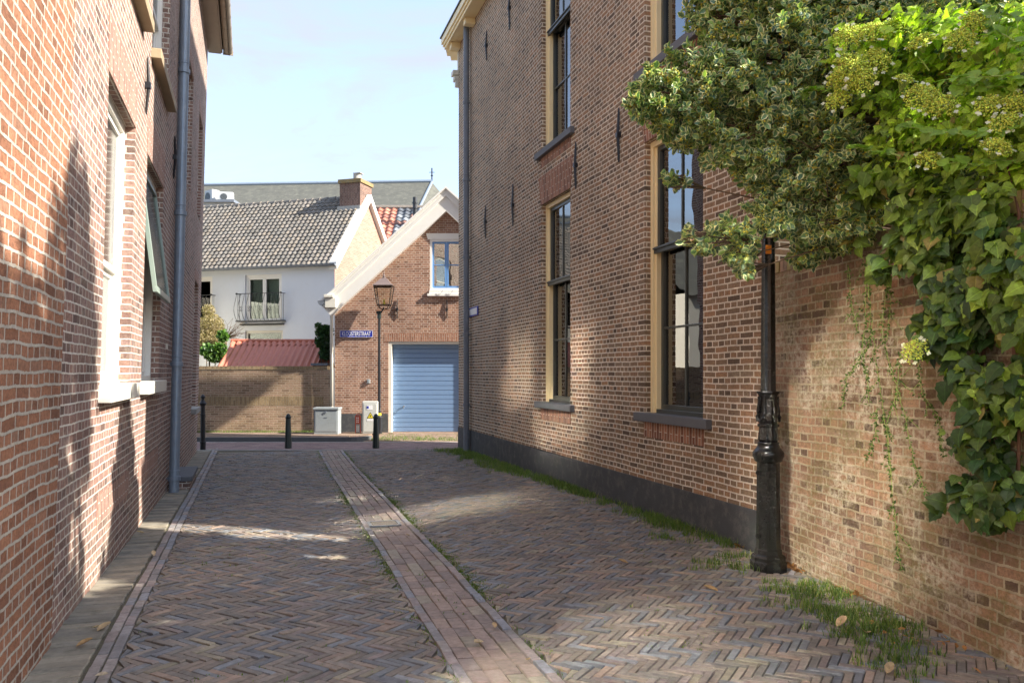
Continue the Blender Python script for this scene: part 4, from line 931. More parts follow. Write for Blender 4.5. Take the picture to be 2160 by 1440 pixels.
# chimney on the gable
_, ctz = FWG.px(752, 374); chs = DEP/2
mb = MB(); o_ = FW.p(.02, -DEP/2+.55, rz-1.15); mb.box(o_, wd*.85, FW.n*-.95, V(0, 0, ctz-rz+1.15-.1)); ch = mb.build("chimney", B_CHIM, WH)
mb = MB(); o_ = FW.p(-.03, -DEP/2+.60, ctz-.1); mb.box(o_, wd*.95, FW.n*-1.05, V(0, 0, .14)); mb.build("chimney_cap", paint("lichen_stone", (.24, .17, .07), .9, var=.5, vscale=6, dirt=(.2, .18, .14), dirt_amt=.9), ch)
mb = MB(); mb.tube([FW.p(.40, -DEP/2+.05, ctz), FW.p(.40, -DEP/2+.05, ctz+.34)], .15, 12); mb.box(FW.p(.2, -DEP/2+.2, ctz+.34), wd*.3, FW.n*-.3, V(0, 0, .02)); mb.build("chimney_pot", M_CONC, ch)
# wall lead flashing strip
mb = MB(); fbox(mb, FW, .0, .95, -DEP/2+.56, -DEP/2+.60, rz-.75, rz-.35); mb.build("flashing", M_CONC, WH)

# ================================================================== TILED HOUSE behind, CHURCH, AIR CONDITIONERS, PALE HOUSE
TH = thing("tiled_house", tuple(W(850, 785, 34)*V(1, 1, 0)), "house with a mixed red and black pantile roof behind the gable", "house")
YT = 33.0; pA = W(788, 440, YT+2.6); pB = W(925, 440, YT+2.6); eL = V(pA[0], YT-1.2, W(0, 560, YT-1.2)[2])
uu = V(1, 0, 0); vv = unit(pA-eL); ln = np.linalg.norm(pA-eL); nr = unit(np.cross(uu, vv))
def thc(i, j, nc, nr_):
    if i < nc*.42: return tuple(V(*random.choice(((.38, .14, .09), (.42, .18, .12), (.30, .12, .09))))*random.uniform(.8, 1.2))
    return tuple(V(*random.choice(((.075, .085, .10), (.10, .11, .12), (.25, .13, .1), (.22, .24, .26))))*random.uniform(.8, 1.3))
mb = MB(); pantiles(mb, eL-uu*2.5, uu, vv, nr, 8, ln, .30, .30, amp=.07, step=.04, colf=thc)
mb.face([pA-uu*3, pB+uu*3, pB+uu*3+V(0, 4, -3), pA-uu*3+V(0, 4, -3)], None, 0, (.2, .12, .1)); mb.build("roof", M_TILE, TH)
mb = MB(); mb.tube([pA-uu*2.6+V(0, 0, .04), pA+uu*5.6+V(0, 0, .04)], .11, 8, col=(.2, .17, .14)); mb.build("ridge", M_TILE, TH)
mb = MB(); mb.box(V(eL[0]-2.4, YT-.9, 0), (7.8, 0, 0), (0, 7, 0), (0, 0, eL[2]-.1)); mb.build("wall", B_CHIM, TH)
mb = MB(); c = W(875, 463, YT+1.2); mb.tube([c-V(0, 0, .3), c+V(0, 0, .95)], .09, 12); mb.tube([c+V(0, 0, .45), c+V(0, 0, .5)], .12, 12); mb.tube([c+V(0, 0, .68), c+V(0, 0, .73)], .12, 12); mb.build("flue_pipe", M_IRON, TH)
CH = thing("church", (-12, 80, 0), "large church with a long grey slate roof and a thin finial", "church")
YC = 75; p1 = W(911, 384, YC); p0 = p1+V(-60, 4, 0); zb = CZ+3; fr_ = 13
e1 = W(893, 500, YC-9); 
mb = MB(); e1 = V(p1[0]-.6, YC-10, W(0, 470, YC-10)[2]); e0 = e1+V(-60, 4, 0)
mb.face([e0, e1, p1, p0], [(0, 0), (60, 0), (60, 16), (0, 16)]); h1 = V(p1[0]+4.2, YC-2, e1[2]+.5); h2 = V(p1[0]+4.2, YC+8, e1[2])
mb.face([e1, h1, p1]); mb.face([h1, h2, p1]); mb.face([h2, h2+V(-70, 5, 0), p0, p1]); mb.build("roof", M_SLATE, CH)
mb = MB(); mb.tube([p0+V(0, 0, .06), p1+V(0, 0, .06)], .18, 6); mb.tube([e1, p1], .12, 6); mb.build("ridge", M_ZINC, CH)
mb = MB(); c = p1; mb.tube([c, c+V(0, 0, 1.3)], .06, 6); mb.tube([c+V(-.25, 0, .9), c+V(.25, 0, .9)], .03, 5); mb.lathe(c+V(0, 0, .5), [(.02, 0), (.14, .1), (.02, .2)], 8); mb.build("finial", M_IRON, CH)
mb = MB(); mb.box(e0+V(0, .5, -e0[2]), e1-e0, V(0, 14, 0), V(0, 0, e1[2])); mb.build("wall", B_CHIM, CH)
# flat roof block carrying two air conditioners
YA = 36
fl = W(495, 418, YA); RB = thing("flat_roof_block", (fl[0]-4, YA+2, 0), "flat roofed block with a dark edge seen over the grey pantiles", "building")
mb = MB(); az = W(0, 427, YA)[2]; rot_ = V(math.cos(R(-8)), 0, 0)
o_ = V(fl[0]-7, YA, 0); mb.box(o_, (6.9, 0, 0), (0, 5, 0), (0, 0, az)); mb.build("wall", M_CONC, RB); mb = MB(); mb.box(V(fl[0]-7.1, YA-.1, az), (7.1, 0, 0), (0, 5, 0), (0, 0, .12)); mb.build("roof_edge", M_PIPE, RB)
def aircon(x0, x1, y0, y1, Y, rz, label, fan=True):
    a, b = W(x0, y1, Y), W(x1, y0, Y); w_ = b[0]-a[0]; h_ = b[2]-a[2]; cx_ = (a[0]+b[0])/2; z0 = az+.121
    o = thing("air_conditioner", (cx_, Y, z0), label, "air conditioner", "air conditioners on the flat roof")
    mb = MB(); mb.cbox((cx_, Y, z0+.02), w_, .38, h_, rz=rz); mb.build("casing", M_AC, o, bevel=.02)
    mb = MB(); ca, sa = math.cos(rz), math.sin(rz); fc = V(cx_, Y, z0+.02+h_*.48)+V(sa, -ca, 0)*.2-V(ca, sa, 0)*w_*.12; r_ = h_*.34
    ringp = [fc+V(ca, sa, 0)*r_*math.cos(t)+V(0, 0, r_*math.sin(t)) for t in np.linspace(0, 2*math.pi, 25)[:-1]]
    mb.face(ringp); bkk = [p+V(-sa, ca, 0)*.03 for p in ringp]
    for i in range(24): mb.face([ringp[i], ringp[(i+1) % 24], bkk[(i+1) % 24], bkk[i]])
    for k in range(7): d_ = r_*(-.85+k*.283); hw = math.sqrt(max(0, r_*r_-d_*d_)); q0 = fc+V(0, 0, d_)-V(ca, sa, 0)*hw+V(sa, -ca, 0)*.012; mb.tube([q0, q0+V(ca, sa, 0)*2*hw], .006, 4, mi=1)
    mb.build("fan", [M_IRON, M_CAB], o)
aircon(462, 492, 407, 427, YA+.6, R(12), "grey air conditioner on the flat roof, its round fan facing the lane")
aircon(434, 461, 399, 427, YA+1.0, R(-38), "white air conditioner on the flat roof, turned side on")
PH = thing("plaster_house", (9, 7, 0), "pale plastered house rising behind the climbing hydrangea", "house")
mb = MB(); mb.box((7.4, 6.0, 0), (8, 0, 0), (0, 4.2, 0), (0, 0, 8.2)); mb.build("wall", M_WHITEWALL, PH)
mb = MB(); P = [V(7.2, 5.8, 8.2), V(15.6, 5.8, 8.2), V(15.6, 8.1, 9.4), V(7.2, 8.1, 9.4)]; mb.face(P); mb.face([V(7.2, 10.4, 8.2), V(15.6, 10.4, 8.2), V(15.6, 8.1, 9.4), V(7.2, 8.1, 9.4)]); mb.build("roof", M_SLATE, PH)

SB = thing("plaster_house", (-19, 25, 0), "cream plastered house further along the crossing street, mirrored in the sash windows", "house")
mb = MB(); mb.box((-26, 23.5, 0), (14, 0, 0), (0, 7, 0), (0, 0, 4.6)); mb.build("wall", M_CREAMST, SB)
mb = MB(); mb.face([V(-26.3, 23.2, 4.5), V(-11.7, 23.2, 4.5), V(-11.7, 27, 7.6), V(-26.3, 27, 7.6)]); mb.face([V(-26.3, 30.8, 4.5), V(-11.7, 30.8, 4.5), V(-11.7, 27, 7.6), V(-26.3, 27, 7.6)]); mb.build("roof", M_SLATE, SB)
# ================================================================== STREET FURNITURE
def lantern(parent, c, h=.62, w=.30, mat=M_LAMP):                    # c = underside of the glass
    c = np.asarray(c, float); wt, wb = w/2*1.15, w/2*.78; z0, z1 = c[2]+.10, c[2]+.10+h*.52
    mb = MB()
    cor = lambda ww, z: [V(c[0]+sx*ww, c[1]+sy*ww, z) for sx, sy in ((-1, -1), (1, -1), (1, 1), (-1, 1))]
    b, t = cor(wb, z0), cor(wt, z1)
    for i in range(4):
        j = (i+1) % 4; mb.tube([b[i], t[i]], .011, 6); mb.tube([b[i], b[j]], .013, 6); mb.tube([t[i], t[j]], .016, 6)
        mb.tube([c+V(0, 0, -.02), c+V(0, 0, 0)+(b[i]-c)*V(.6, .6, 0), b[i]], .010, 6)
    mb.build("cage", mat, parent)
    mb = MB(); ap = cor(wt*1.12, z1+.012); tp = cor(wt*.32, z1+h*.22); 
    for i in range(4):
        j = (i+1) % 4; mid0, mid1 = (ap[i]*.55+tp[i]*.45)-V(0, 0, .012), (ap[j]*.55+tp[j]*.45)-V(0, 0, .012)
        mb.face([ap[i], ap[j], mid1, mid0]); mb.face([mid0, mid1, tp[j], tp[i]])
    mb.face(ap[::-1]); mb.face(tp)
    mb.lathe(V(c[0], c[1], z1+h*.21), [(.05, 0), (.055, .03), (.03, .05), (.045, .075), (.028, .10), (.012, .13), (.02, .15), (.006, .18), (.004, .21), (.001, .215)], 12)
    mb.build("lamp_hood", paint("hood_brown", (.16, .12, .11), .4) if "hood_brown" not in MATS else MATS["hood_brown"], parent)
    mb = MB()
    for i in range(4): j = (i+1) % 4; mb.face([b[i], b[j], t[j], t[i]])
    mb.build("glass", G_LAMP, parent)
    mb = MB(); mb.lathe(V(c[0], c[1], z0), [(.03, 0), (.045, .03), (.02, .06), (.028, .1), (.02, .15), (.001, .17)], 10); mb.build("bulb", M_YELLOWW, parent)
def gzw(x, y): return gz(x, y)
# near lamp post
lx, ly = 2.14, 6.69; lz = gz(lx, ly)-.01; fz = FPX/ly
LP = thing("street_lamp", (lx, ly, lz), "ornate black cast iron lamp post standing before the mossy garden wall", "street lamp", "street lamps")
def hz(y): return CZ+(HOR-y)/fz-lz
mb = MB()
mb.lathe((lx, ly, lz), [(.148, 0), (.148, .085), (.138, .095), (.140, .125), (.128, .140), (.112, .150), (.108, .185), (.100, .195), (.098, hz(1146))], 8, rot=R(22.5)); mb.build("base", M_LAMP, LP)
mb = MB(); z0, z1 = hz(1148), hz(975)
mb.lathe((lx, ly, lz), [(.098, z0), (.092, z1), (.098, z1+.01), (.105, z1+.02)], 8, rot=R(22.5))
for k in range(8):
    a = R(45*k); c0 = V(lx+.093*math.cos(a)*.97, ly+.093*math.sin(a)*.97, lz); rr_ = V(-math.sin(a), math.cos(a), 0); oo = V(math.cos(a), math.sin(a), 0)
    for sg in (-1, 1): mb.tube([c0+rr_*sg*.022+V(0, 0, z0+.05)-oo*.003, c0*V(1, 1, 1)+rr_*sg*.020+V(0, 0, z1-.04)-oo*.008], .005, 5)
    mb.tube([c0-rr_*.022+V(0, 0, z1-.04)-oo*.008, c0+rr_*.02+V(0, 0, z1-.04)-oo*.008], .005, 5)
mb.build("shaft_foot", M_LAMP, LP)
mb = MB(); zr = hz(966)
mb.lathe((lx, ly, lz), [(.10, zr-.03), (.112, zr-.02), (.118, zr+.0), (.128, zr+.02), (.128, zr+.05), (.112, zr+.07), (.10, zr+.085), (.092, zr+.10), (.085, zr+.12), (.09, zr+.125), (.088, zr+.135), (.078, zr+.14)], 28); mb.build("ring", M_LAMP, LP, smooth=True)
mb = MB(); z0 = zr+.138
mb.lathe((lx, ly, lz), [(.072, z0), (.086, z0+.02), (.082, z0+.05), (.076, z0+.12), (.09, z0+.13), (.09, z0+.145), (.076, z0+.15)], 24, flute=.10); z0 += .15
zt = hz(826)
mb.lathe((lx, ly, lz), [(.076, z0), (.084, z0+.03), (.086, z0+.08), (.078, z0+.14), (.072, zt-.06), (.082, zt-.025), (.10, zt-.005), (.098, zt+.004), (.07, zt+.006)], 16, flute=.07)
for k in range(8):
    a = R(45*k+10); oo = V(math.cos(a), math.sin(a), 0); rr_ = V(-math.sin(a), math.cos(a), 0); c0 = V(lx, ly, lz)
    mb.tube([c0+oo*.088+V(0, 0, z0+.02)+rr_*.012, c0+oo*.098+V(0, 0, z0+.06)-rr_*.01, c0+oo*.090+V(0, 0, z0+.10)+rr_*.004, c0+oo*.082+V(0, 0, z0+.18), c0+oo*.085+V(0, 0, zt-.04)], [.010, .013, .011, .007, .006], 6)
mb.build("vase", M_LAMP, LP, smooth=False)
mb = MB(); ptop = 3.75
mb.lathe((lx, ly, lz), [(.066, zt), (.064, zt+.05), (.050, ptop)], 16, flute=.16); mb.lathe((lx, ly, lz), [(.05, ptop), (.07, ptop+.02), (.07, ptop+.05), (.045, ptop+.07), (.03, ptop+.12)], 16); mb.build("pole", M_LAMP, LP)
mb = MB(); mb.cbox((lx-.022, ly-.075, CZ+(HOR-538)/fz), .045, .008, .07); mb.build("sticker", M_ORANGE, LP)
mb = MB(); mb.tube([(lx-.095, ly-.04, lz+hz(995)), (lx-.11, ly-.045, lz+hz(995))], .016, 10); mb.tube([(lx-.095, ly-.04, lz+hz(1128)), (lx-.112, ly-.045, lz+hz(1128))], .018, 10); mb.build("door_bolts", M_LAMP, LP)
lantern(LP, (lx, ly, lz+ptop+.12), .75, .40)
# far lamp
fx, fy = (800-1080)/FPX*21.9, 21.9
LP2 = thing("street_lamp", (fx, fy, .1), "slim street lamp with a square lantern standing before the pink garage wall", "street lamp", "street lamps")
fzf = FPX/fy; ZF = lambda y: CZ+(HOR-y)/fzf
mb = MB(); mb.lathe((fx, fy, .1), [(.08, 0), (.08, .45), (.05, .5), (.05, .6), (.038, .65), (.034, ZF(672)-.1), (.05, ZF(670)-.1), (.05, ZF(664)-.1), (.03, ZF(660)-.1)], 14); mb.build("pole", M_IRON, LP2, smooth=False)
mb = MB(); mb.tube([(fx, fy, ZF(672)), (fx, fy, ZF(656))], .055, 10); mb.cbox((fx-.01, fy-.05, ZF(662)), .12, .05, .07); mb.build("collar", M_IRONGREEN, LP2)
mb = MB(); mb.tube([(fx, fy, ZF(873)), (fx, fy, ZF(878))], .055, 10); mb.tube([(fx, fy, ZF(878)-.03), (fx, fy, ZF(873)+.03)], .052, 10); mb.build("band", M_YELLOWW, LP2)
lxp = (810-1080)/FPX*21.9
mb = MB(); mb.tube([(fx, fy, ZF(662)), (fx+.06, fy, ZF(658)), (lxp, fy, ZF(648))], .02, 8); mb.build("bracket", M_IRON, LP2)
lantern(LP2, (lxp, fy, ZF(651)), .98, .42)
# bollards
def cone_bollard(x, y):
    o = thing("bollard", (x, y, 0), None, "bollard", "tapered bollards at the lane end")
    mb = MB(); mb.lathe((x, y, 0), [(.082, 0), (.080, .05), (.062, .52), (.058, .70)], 10, rot=.3)
    for k in range(10):
        pass
    mb.build("post", M_IRONGREEN, o)
    mb = MB(); mb.lathe((x, y, .70), [(.066, 0), (.068, .02), (.060, .035), (.055, .055), (.040, .085), (.018, .10), (.001, .105)], 20); mb.build("cap", M_IRONGREEN, o, smooth=True)
    return o
for px_, lb in ((608, "tapered dark green bollard in front of the buff garden wall"), (793, "tapered dark green bollard in front of the electric cabinet")):
    yy = 18.75; o = cone_bollard((px_-1080)/FPX*yy, yy); o["label"] = lb
yy = 18.3; xx = (428-1080)/FPX*yy
BO = thing("bollard", (xx, yy, 0), "slender black bollard with a ball finial at the house corner", "bollard")
mb = MB(); mb.lathe((xx, yy, 0), [(.062, 0), (.062, .16), (.068, .17), (.068, .19), (.055, .2), (.052, .78), (.058, .8), (.058, .82), (.05, .83), (.047, 1.0), (.052, 1.01), (.075, 1.04), (.078, 1.07), (.06, 1.09), (.04, 1.13), (.035, 1.15)], 16); mb.build("post", M_IRON, BO)
mb = MB(); mb.lathe((xx, yy, 1.15), [(.035, 0), (.045, .01), (.03, .02), (.05, .04), (.052, .065), (.035, .095), (.015, .115), (.001, .125)], 16); mb.build("finial", M_IRON, BO, smooth=True)
# cabinets
Yc = 21.55; X_ = lambda p: (p-1080)/FPX*Yc; Zc = lambda p: CZ+(HOR-p)/FPX*Yc
CB = thing("utility_cabinet", (X_(687), Yc, .1), "wide low grey utility cabinet beside the cream drainpipe", "cabinet")
cw = X_(713)-X_(662); mb = MB(); mb.box((X_(662), Yc, .1), (cw, 0, 0), (0, .42, 0), (0, 0, Zc(864)-.1)); mb.build("body", M_CAB, CB, bevel=.012)
mb = MB(); mb.box((X_(662)-.02, Yc-.03, Zc(864)), (cw+.04, 0, 0), (0, .48, 0), (0, 0, .06)); mb.build("lid", M_CAB, CB, bevel=.01)
mb = MB(); mb.box((X_(662)+.04, Yc-.008, .18), (cw-.08, 0, 0), (0, .009, 0), (0, 0, Zc(864)-.22)); mb.build("door", M_CAB, CB, bevel=.004)
mb = MB(); mb.tube([(X_(687), Yc-.005, Zc(869)), (X_(687), Yc-.03, Zc(869))], .03, 12); mb.box((X_(684), Yc-.014, Zc(881)), (.08, 0, 0), (0, .006, 0), (0, 0, .02)); mb.build("lock", M_PIPE, CB)
Yc = 21.8
EC = thing("electric_cabinet", (X_(780), Yc, .1), "tall pale electric cabinet with a yellow warning triangle", "cabinet")
x0_, x1_ = X_(764), X_(797); cw = x1_-x0_; zt_ = Zc(846)
mb = MB(); mb.box((x0_, Yc, .1), (cw, 0, 0), (0, .30, 0), (0, 0, zt_-.1)); mb.build("body", M_CABL, EC, bevel=.02)
mb = MB(); mb.box((x0_+.035, Yc-.008, .16), (cw-.07, 0, 0), (0, .009, 0), (0, 0, zt_-.22)); mb.build("door", M_CABL, EC, bevel=.006)
mb = MB(); cx_ = X_(781.5); zb_, zt2 = Zc(882), Zc(869); hw = (zt2-zb_)*.58
tri = lambda k, y: [V(cx_-hw*k, Yc-y, zb_+(1-k)*.05), V(cx_+hw*k, Yc-y, zb_+(1-k)*.05), V(cx_, Yc-y, zt2-(1-k)*.10)]
mb.face(tri(1, .011), None, 0); mb.face(tri(.78, .014), None, 1)
bz = (zb_+zt2)/2-.02; mb.face([V(cx_+.008, Yc-.017, bz+.05), V(cx_-.022, Yc-.017, bz), V(cx_, Yc-.017, bz), V(cx_-.008, Yc-.017, bz-.045), V(cx_+.024, Yc-.017, bz+.012), V(cx_+.003, Yc-.017, bz+.012)], None, 0)
mb.box((cx_-hw, Yc-.012, zb_-.075), (hw*2, 0, 0), (0, .004, 0), (0, 0, .055), 2); mb.box((x0_+.12, Yc-.012, Zc(864)), (.16, 0, 0), (0, .004, 0), (0, 0, .12), 2); mb.box((x0_+.13, Yc-.016, Zc(861)), (.05, 0, 0), (0, .004, 0), (0, 0, .06), 3)
mb.build("warning_label", [M_BLACK, M_YELLOWW, M_SIGNW, M_BLUESIGN], EC)
MK = thing("marker_post", (X_(753.5), Yc, .1), "short red and grey marker post with small printed plates", "marker post")
x0_, x1_ = X_(747.5), X_(759.5); mb = MB()
mb.box((x0_, Yc+.1, .1), (.022, 0, 0), (0, .03, 0), (0, 0, .48)); mb.box((x1_-.022, Yc+.1, .1), (.022, 0, 0), (0, .03, 0), (0, 0, .48)); mb.tube([(x0_+.011, Yc+.115, .57), (x0_+.05, Yc+.115, .62), (x1_-.05, Yc+.115, .62), (x1_-.011, Yc+.115, .57)], .014, 8); mb.build("frame", M_RED, MK)
mb = MB(); mb.box((x0_+.022, Yc+.11, .36), (x1_-x0_-.044, 0, 0), (0, .01, 0), (0, 0, .22), 0); mb.box((x0_+.022, Yc+.11, .13), (x1_-x0_-.044, 0, 0), (0, .01, 0), (0, 0, .22), 1)
for i in range(3):
    for j in range(2): mb.box((x0_+.035+j*.04, Yc+.104, .40+i*.055), (.025, 0, 0), (0, .005, 0), (0, 0, .032), 2); mb.box((x0_+.035+j*.04, Yc+.104, .16+i*.055), (.025, 0, 0), (0, .005, 0), (0, 0, .032), 2)
mb.build("plates", [M_RED, M_CAB, M_SIGNW], MK)
# drain grate
gc = V(*((810-1080)/FPX*8.95, 8.95)); DG = thing("drain_grate", (gc[0], gc[1], gz(*gc)), "iron drain grate set in the middle brick strip", "drain grate")
D3 = V(eq[0], eq[1], 0); E3 = V(ep[0], ep[1], 0); zc = gz(*gc)+.008
mb = MB(); o_ = V(gc[0], gc[1], zc)
for k in (-1, 1): mb.box(o_+E3*(k*.16-.015)-D3*.14, E3*.03, D3*.28, V(0, 0, .014)); mb.box(o_-E3*.145+D3*(k*.14-.015), E3*.29, D3*.03, V(0, 0, .0135))
mb.build("frame", M_PIPE, DG)
mb = MB()
for k in range(7): mb.box(o_-E3*.13+D3*(-.115+k*.035), E3*.26, D3*.018, V(0, 0, .012))
mb.box(o_-E3*.15-D3*.13, E3*.3, D3*.26, V(0, 0, .002)); mb.build("bars", M_GUTTER, DG)

# ================================================================== PLANTS
def rotmat(axis, nrm):                                               # leaf axis -> x, blade normal -> z
    x = axis/np.linalg.norm(axis, axis=1)[:, None]; z = nrm-x*np.sum(nrm*x, 1)[:, None]; z /= (np.linalg.norm(z, axis=1)[:, None]+1e-9); y = np.cross(z, x)
    return np.stack([x, y, z], 2)
def leaf_template(st, fold=.15, droop=.12, rim=None):
    """stations (x, half width); rim = inner share -> a second colour along the margin"""
    v = []; f = []; kind = []
    cols_ = 3 if rim is None else 5
    for (x, w) in st:
        zc_ = -droop*x*x
        if rim is None: v += [(x, -w, zc_+fold*w), (x, 0, zc_), (x, w, zc_+fold*w)]
        else: v += [(x, -w, zc_+fold*w+.02), (x, -w*rim, zc_+fold*w*.7), (x, 0, zc_), (x, w*rim, zc_+fold*w*.7), (x, w, zc_+fold*w+.02)]
    for i in range(len(st)-1):
        for j in range(cols_-1):
            a = i*cols_+j; f.append((a, a+cols_, a+cols_+1, a+1)); kind.append(1 if rim is not None and j in (0, 3) else 0)
    return np.array(v, float), np.array(f), np.array(kind)
HOL = leaf_template([(0, .04), (.12, .20), (.3, .40), (.42, .33), (.58, .43), (.74, .26), (.86, .22), (1, .02)], .35, .15, .62)
HYD = leaf_template([(0, .05), (.03, .30), (.16, .47), (.42, .50), (.7, .30), (.88, .11), (1, .01)], .22, .28)
def veined(st, fold, droop):
    v = []; f = []; kd_ = []
    for i, (x, w) in enumerate(st):
        zc_ = -droop*x*x; e = w*(1+.07*(-1)**i); v += [(x-.06*w, -e, zc_+fold*e-.25*e*e), (x, -e*.5, zc_+fold*e*.62), (x, -.022, zc_), (x, .022, zc_), (x, e*.5, zc_+fold*e*.62), (x-.06*w, e, zc_+fold*e-.25*e*e)]
    for i in range(len(st)-1):
        for j in range(5): a = i*6+j; f.append((a, a+6, a+7, a+1)); kd_.append(2 if j == 2 else (1 if (i+j) % 2 else 0))
    return np.array(v, float), np.array(f), np.array(kd_)
HYV = veined([(0, .05), (.03, .28), (.14, .44), (.28, .50), (.42, .49), (.56, .41), (.70, .29), (.82, .17), (.92, .08), (1, .01)], .25, .30)
SML = leaf_template([(0, .03), (.35, .24), (.7, .2), (1, .02)], .2, .1)
CUBE = (np.array([(x, y, z) for x in (-1, 1) for y in (-1, 1) for z in (-1, 1)], float), np.array([(0, 1, 3, 2), (4, 6, 7, 5), (0, 4, 5, 1), (2, 3, 7, 6), (0, 2, 6, 4), (1, 5, 7, 3)]))
def sph(n):
    v = rng.normal(size=(n, 3)); return v/np.linalg.norm(v, axis=1)[:, None]
# ---- variegated holly tree
lobes = [  # px, py, radius px, depth, share of density
 (1395, 195, 58, 5.9, .8), (1365, 225, 40, 5.8, .5), (1470, 160, 75, 6.0, .7), (1450, 250, 70, 5.9, .75), (1550, 60, 85, 6.1, .55), (1560, 200, 95, 5.9, .8), (1520, 300, 55, 5.8, .8),
 (1640, 110, 110, 6.0, 1.1), (1650, 250, 95, 5.8, 1), (1730, 180, 100, 5.9, 1.1), (1760, 60, 100, 6.0, 1), (1600, 350, 55, 5.8, .8), (1680, 380, 75, 5.8, 1), (1760, 330, 90, 5.6, 1.1), (1640, 460, 55, 5.8, .9),
 (1560, 505, 45, 5.9, .8), (1500, 512, 32, 5.9, .55), (1455, 505, 18, 5.9, .25), (1565, 540, 30, 5.9, .7), (1720, 470, 60, 5.8, 1), (1490, 30, 50, 6.2, .35), (1850, 20, 90, 6.0, 1), (1620, -40, 120, 6.1, 1), (1760, -60, 120, 6.0, 1), (1430, 385, 26, 6.0, .25), (1900, 60, 80, 5.6, .8), (1575, 572, 18, 5.9, .3), (1660, 330, 70, 5.7, .8), (1750, 500, 48, 5.9, 1), (1700, 540, 30, 6.0, .7), (1800, 465, 60, 5.6, 1.1), (1750, 430, 60, 5.7, 1)]
BACK = [(2.75, 6.5, 3.2, .38), (2.9, 6.1, 3.7, .42), (2.9, 5.6, 3.3, .4), (3.0, 5.2, 3.9, .45), (3.1, 6.2, 4.4, .5), (3.2, 5.0, 3.2, .42), (3.3, 5.5, 4.6, .5), (3.2, 4.4, 3.3, .45), (3.4, 4.2, 4.0, .45)]
LC = np.array([W(a, b, d) for a, b, r, d, w in lobes]); LR = np.array([r*d/FPX for a, b, r, d, w in lobes]); LWt = np.array([w for *_, w in lobes])
tips, dirs = [], []
for c, r, w in zip(LC, LR, LWt):
    n_ = int(330*w*(r/.33)**2); d = sph(n_); rad = r*rng.uniform(.35, 1.08, n_)**.55
    p = c+d*rad[:, None]*V(1, 1.15, .92); tips.append(p); dirs.append(d*.8+V(-.25, -.3, .25)+rng.normal(size=(n_, 3))*.4)
for a, b, c_, r in BACK:
    n_ = int(330*(r/.33)**2); d = sph(n_); tips.append(V(a, b, c_)+d*(r*rng.uniform(.2, 1.05, n_)**.5)[:, None]); dirs.append(d+rng.normal(size=(n_, 3))*.3)
tips = np.concatenate(tips); dirs = np.concatenate(dirs)
ok = (tips[:, 0] < RX+RS*tips[:, 1]-.06) | (tips[:, 1] < 7.05); tips, dirs = tips[ok], dirs[ok]
SPR = []
for c, r, w in zip(LC, LR, LWt):
    for k in range(int(9*w)):
        d = sph(1)[0]; d[0] = -abs(d[0]) if random.random() < .75 else d[0]; d[2] *= .8; e0, e1 = c+d*r*.6, c+d*r*random.uniform(1.15, 1.5)+V(0, 0, .03)
        SPR.append((e0, e1)); q = np.linspace(.35, 1, 8)[:, None]; tips = np.concatenate([tips, e0*(1-q)+e1*q+rng.normal(size=(8, 3))*.012]); dirs = np.concatenate([dirs, np.repeat((d+V(0, 0, .15))[None], 8, 0)+rng.normal(size=(8, 3))*.25])
# ragged outline: clumps and gaps
gapn = np.sin(tips[:, 0]*9.1+1.3*np.sin(tips[:, 2]*7))*np.sin(tips[:, 2]*8.3+tips[:, 1]*5)*np.sin(tips[:, 1]*7.7+tips[:, 0]*3)
ok = gapn > -.24; tips, dirs = tips[ok], dirs[ok]; nt = len(tips)
HT = thing("holly_tree", (3.3, 6.0, .1), "variegated holly tree overhanging the lane beside the lamp post", "tree")
K = 7; P = []; AX = []; NR = []
dirs /= np.linalg.norm(dirs, axis=1)[:, None]
for k in range(K):
    a = k*2.4+rng.uniform(0, 6.28, nt)*.15+np.arange(nt); u = np.cross(dirs, V(.3, .2, 1)); u /= np.linalg.norm(u, axis=1)[:, None]; w = np.cross(dirs, u)
    rd = u*np.cos(a)[:, None]+w*np.sin(a)[:, None]; op = rng.uniform(.6, 1.3, nt)[:, None]*(1 if k < 5 else .5)
    AX.append(rd*op+dirs*.6); P.append(tips-dirs*(.012*(K-k))+rd*.004); NR.append(dirs*1.0+V(0, 0, .35)-rd*.3+rng.normal(size=(nt, 3))*.25)
P = np.concatenate(P); AX = np.concatenate(AX); NR = np.concatenate(NR); N = len(P)
sc = rng.uniform(.038, .066, N); Rm = rotmat(AX, NR)*sc[:, None, None]
tv, tf, kd = HOL
g1 = np.array([(.065, .14, .07), (.11, .205, .095), (.16, .28, .10), (.26, .40, .09)]); rimc = np.array([(.68, .69, .34), (.78, .76, .44), (.52, .60, .20)])
base = g1[rng.choice(4, N, p=[.38, .32, .2, .1])]*rng.uniform(.75, 1.25, N)[:, None]; rim_ = rimc[rng.choice(3, N)]*rng.uniform(.7, 1.15, N)[:, None]
cols = np.where(kd[None, :, None] == 1, rim_[:, None, :], base[:, None, :])
inst("leaves", tv, tf, Rm, P, cols, [M_HOLLY], HT)
print("holly leaves", N)
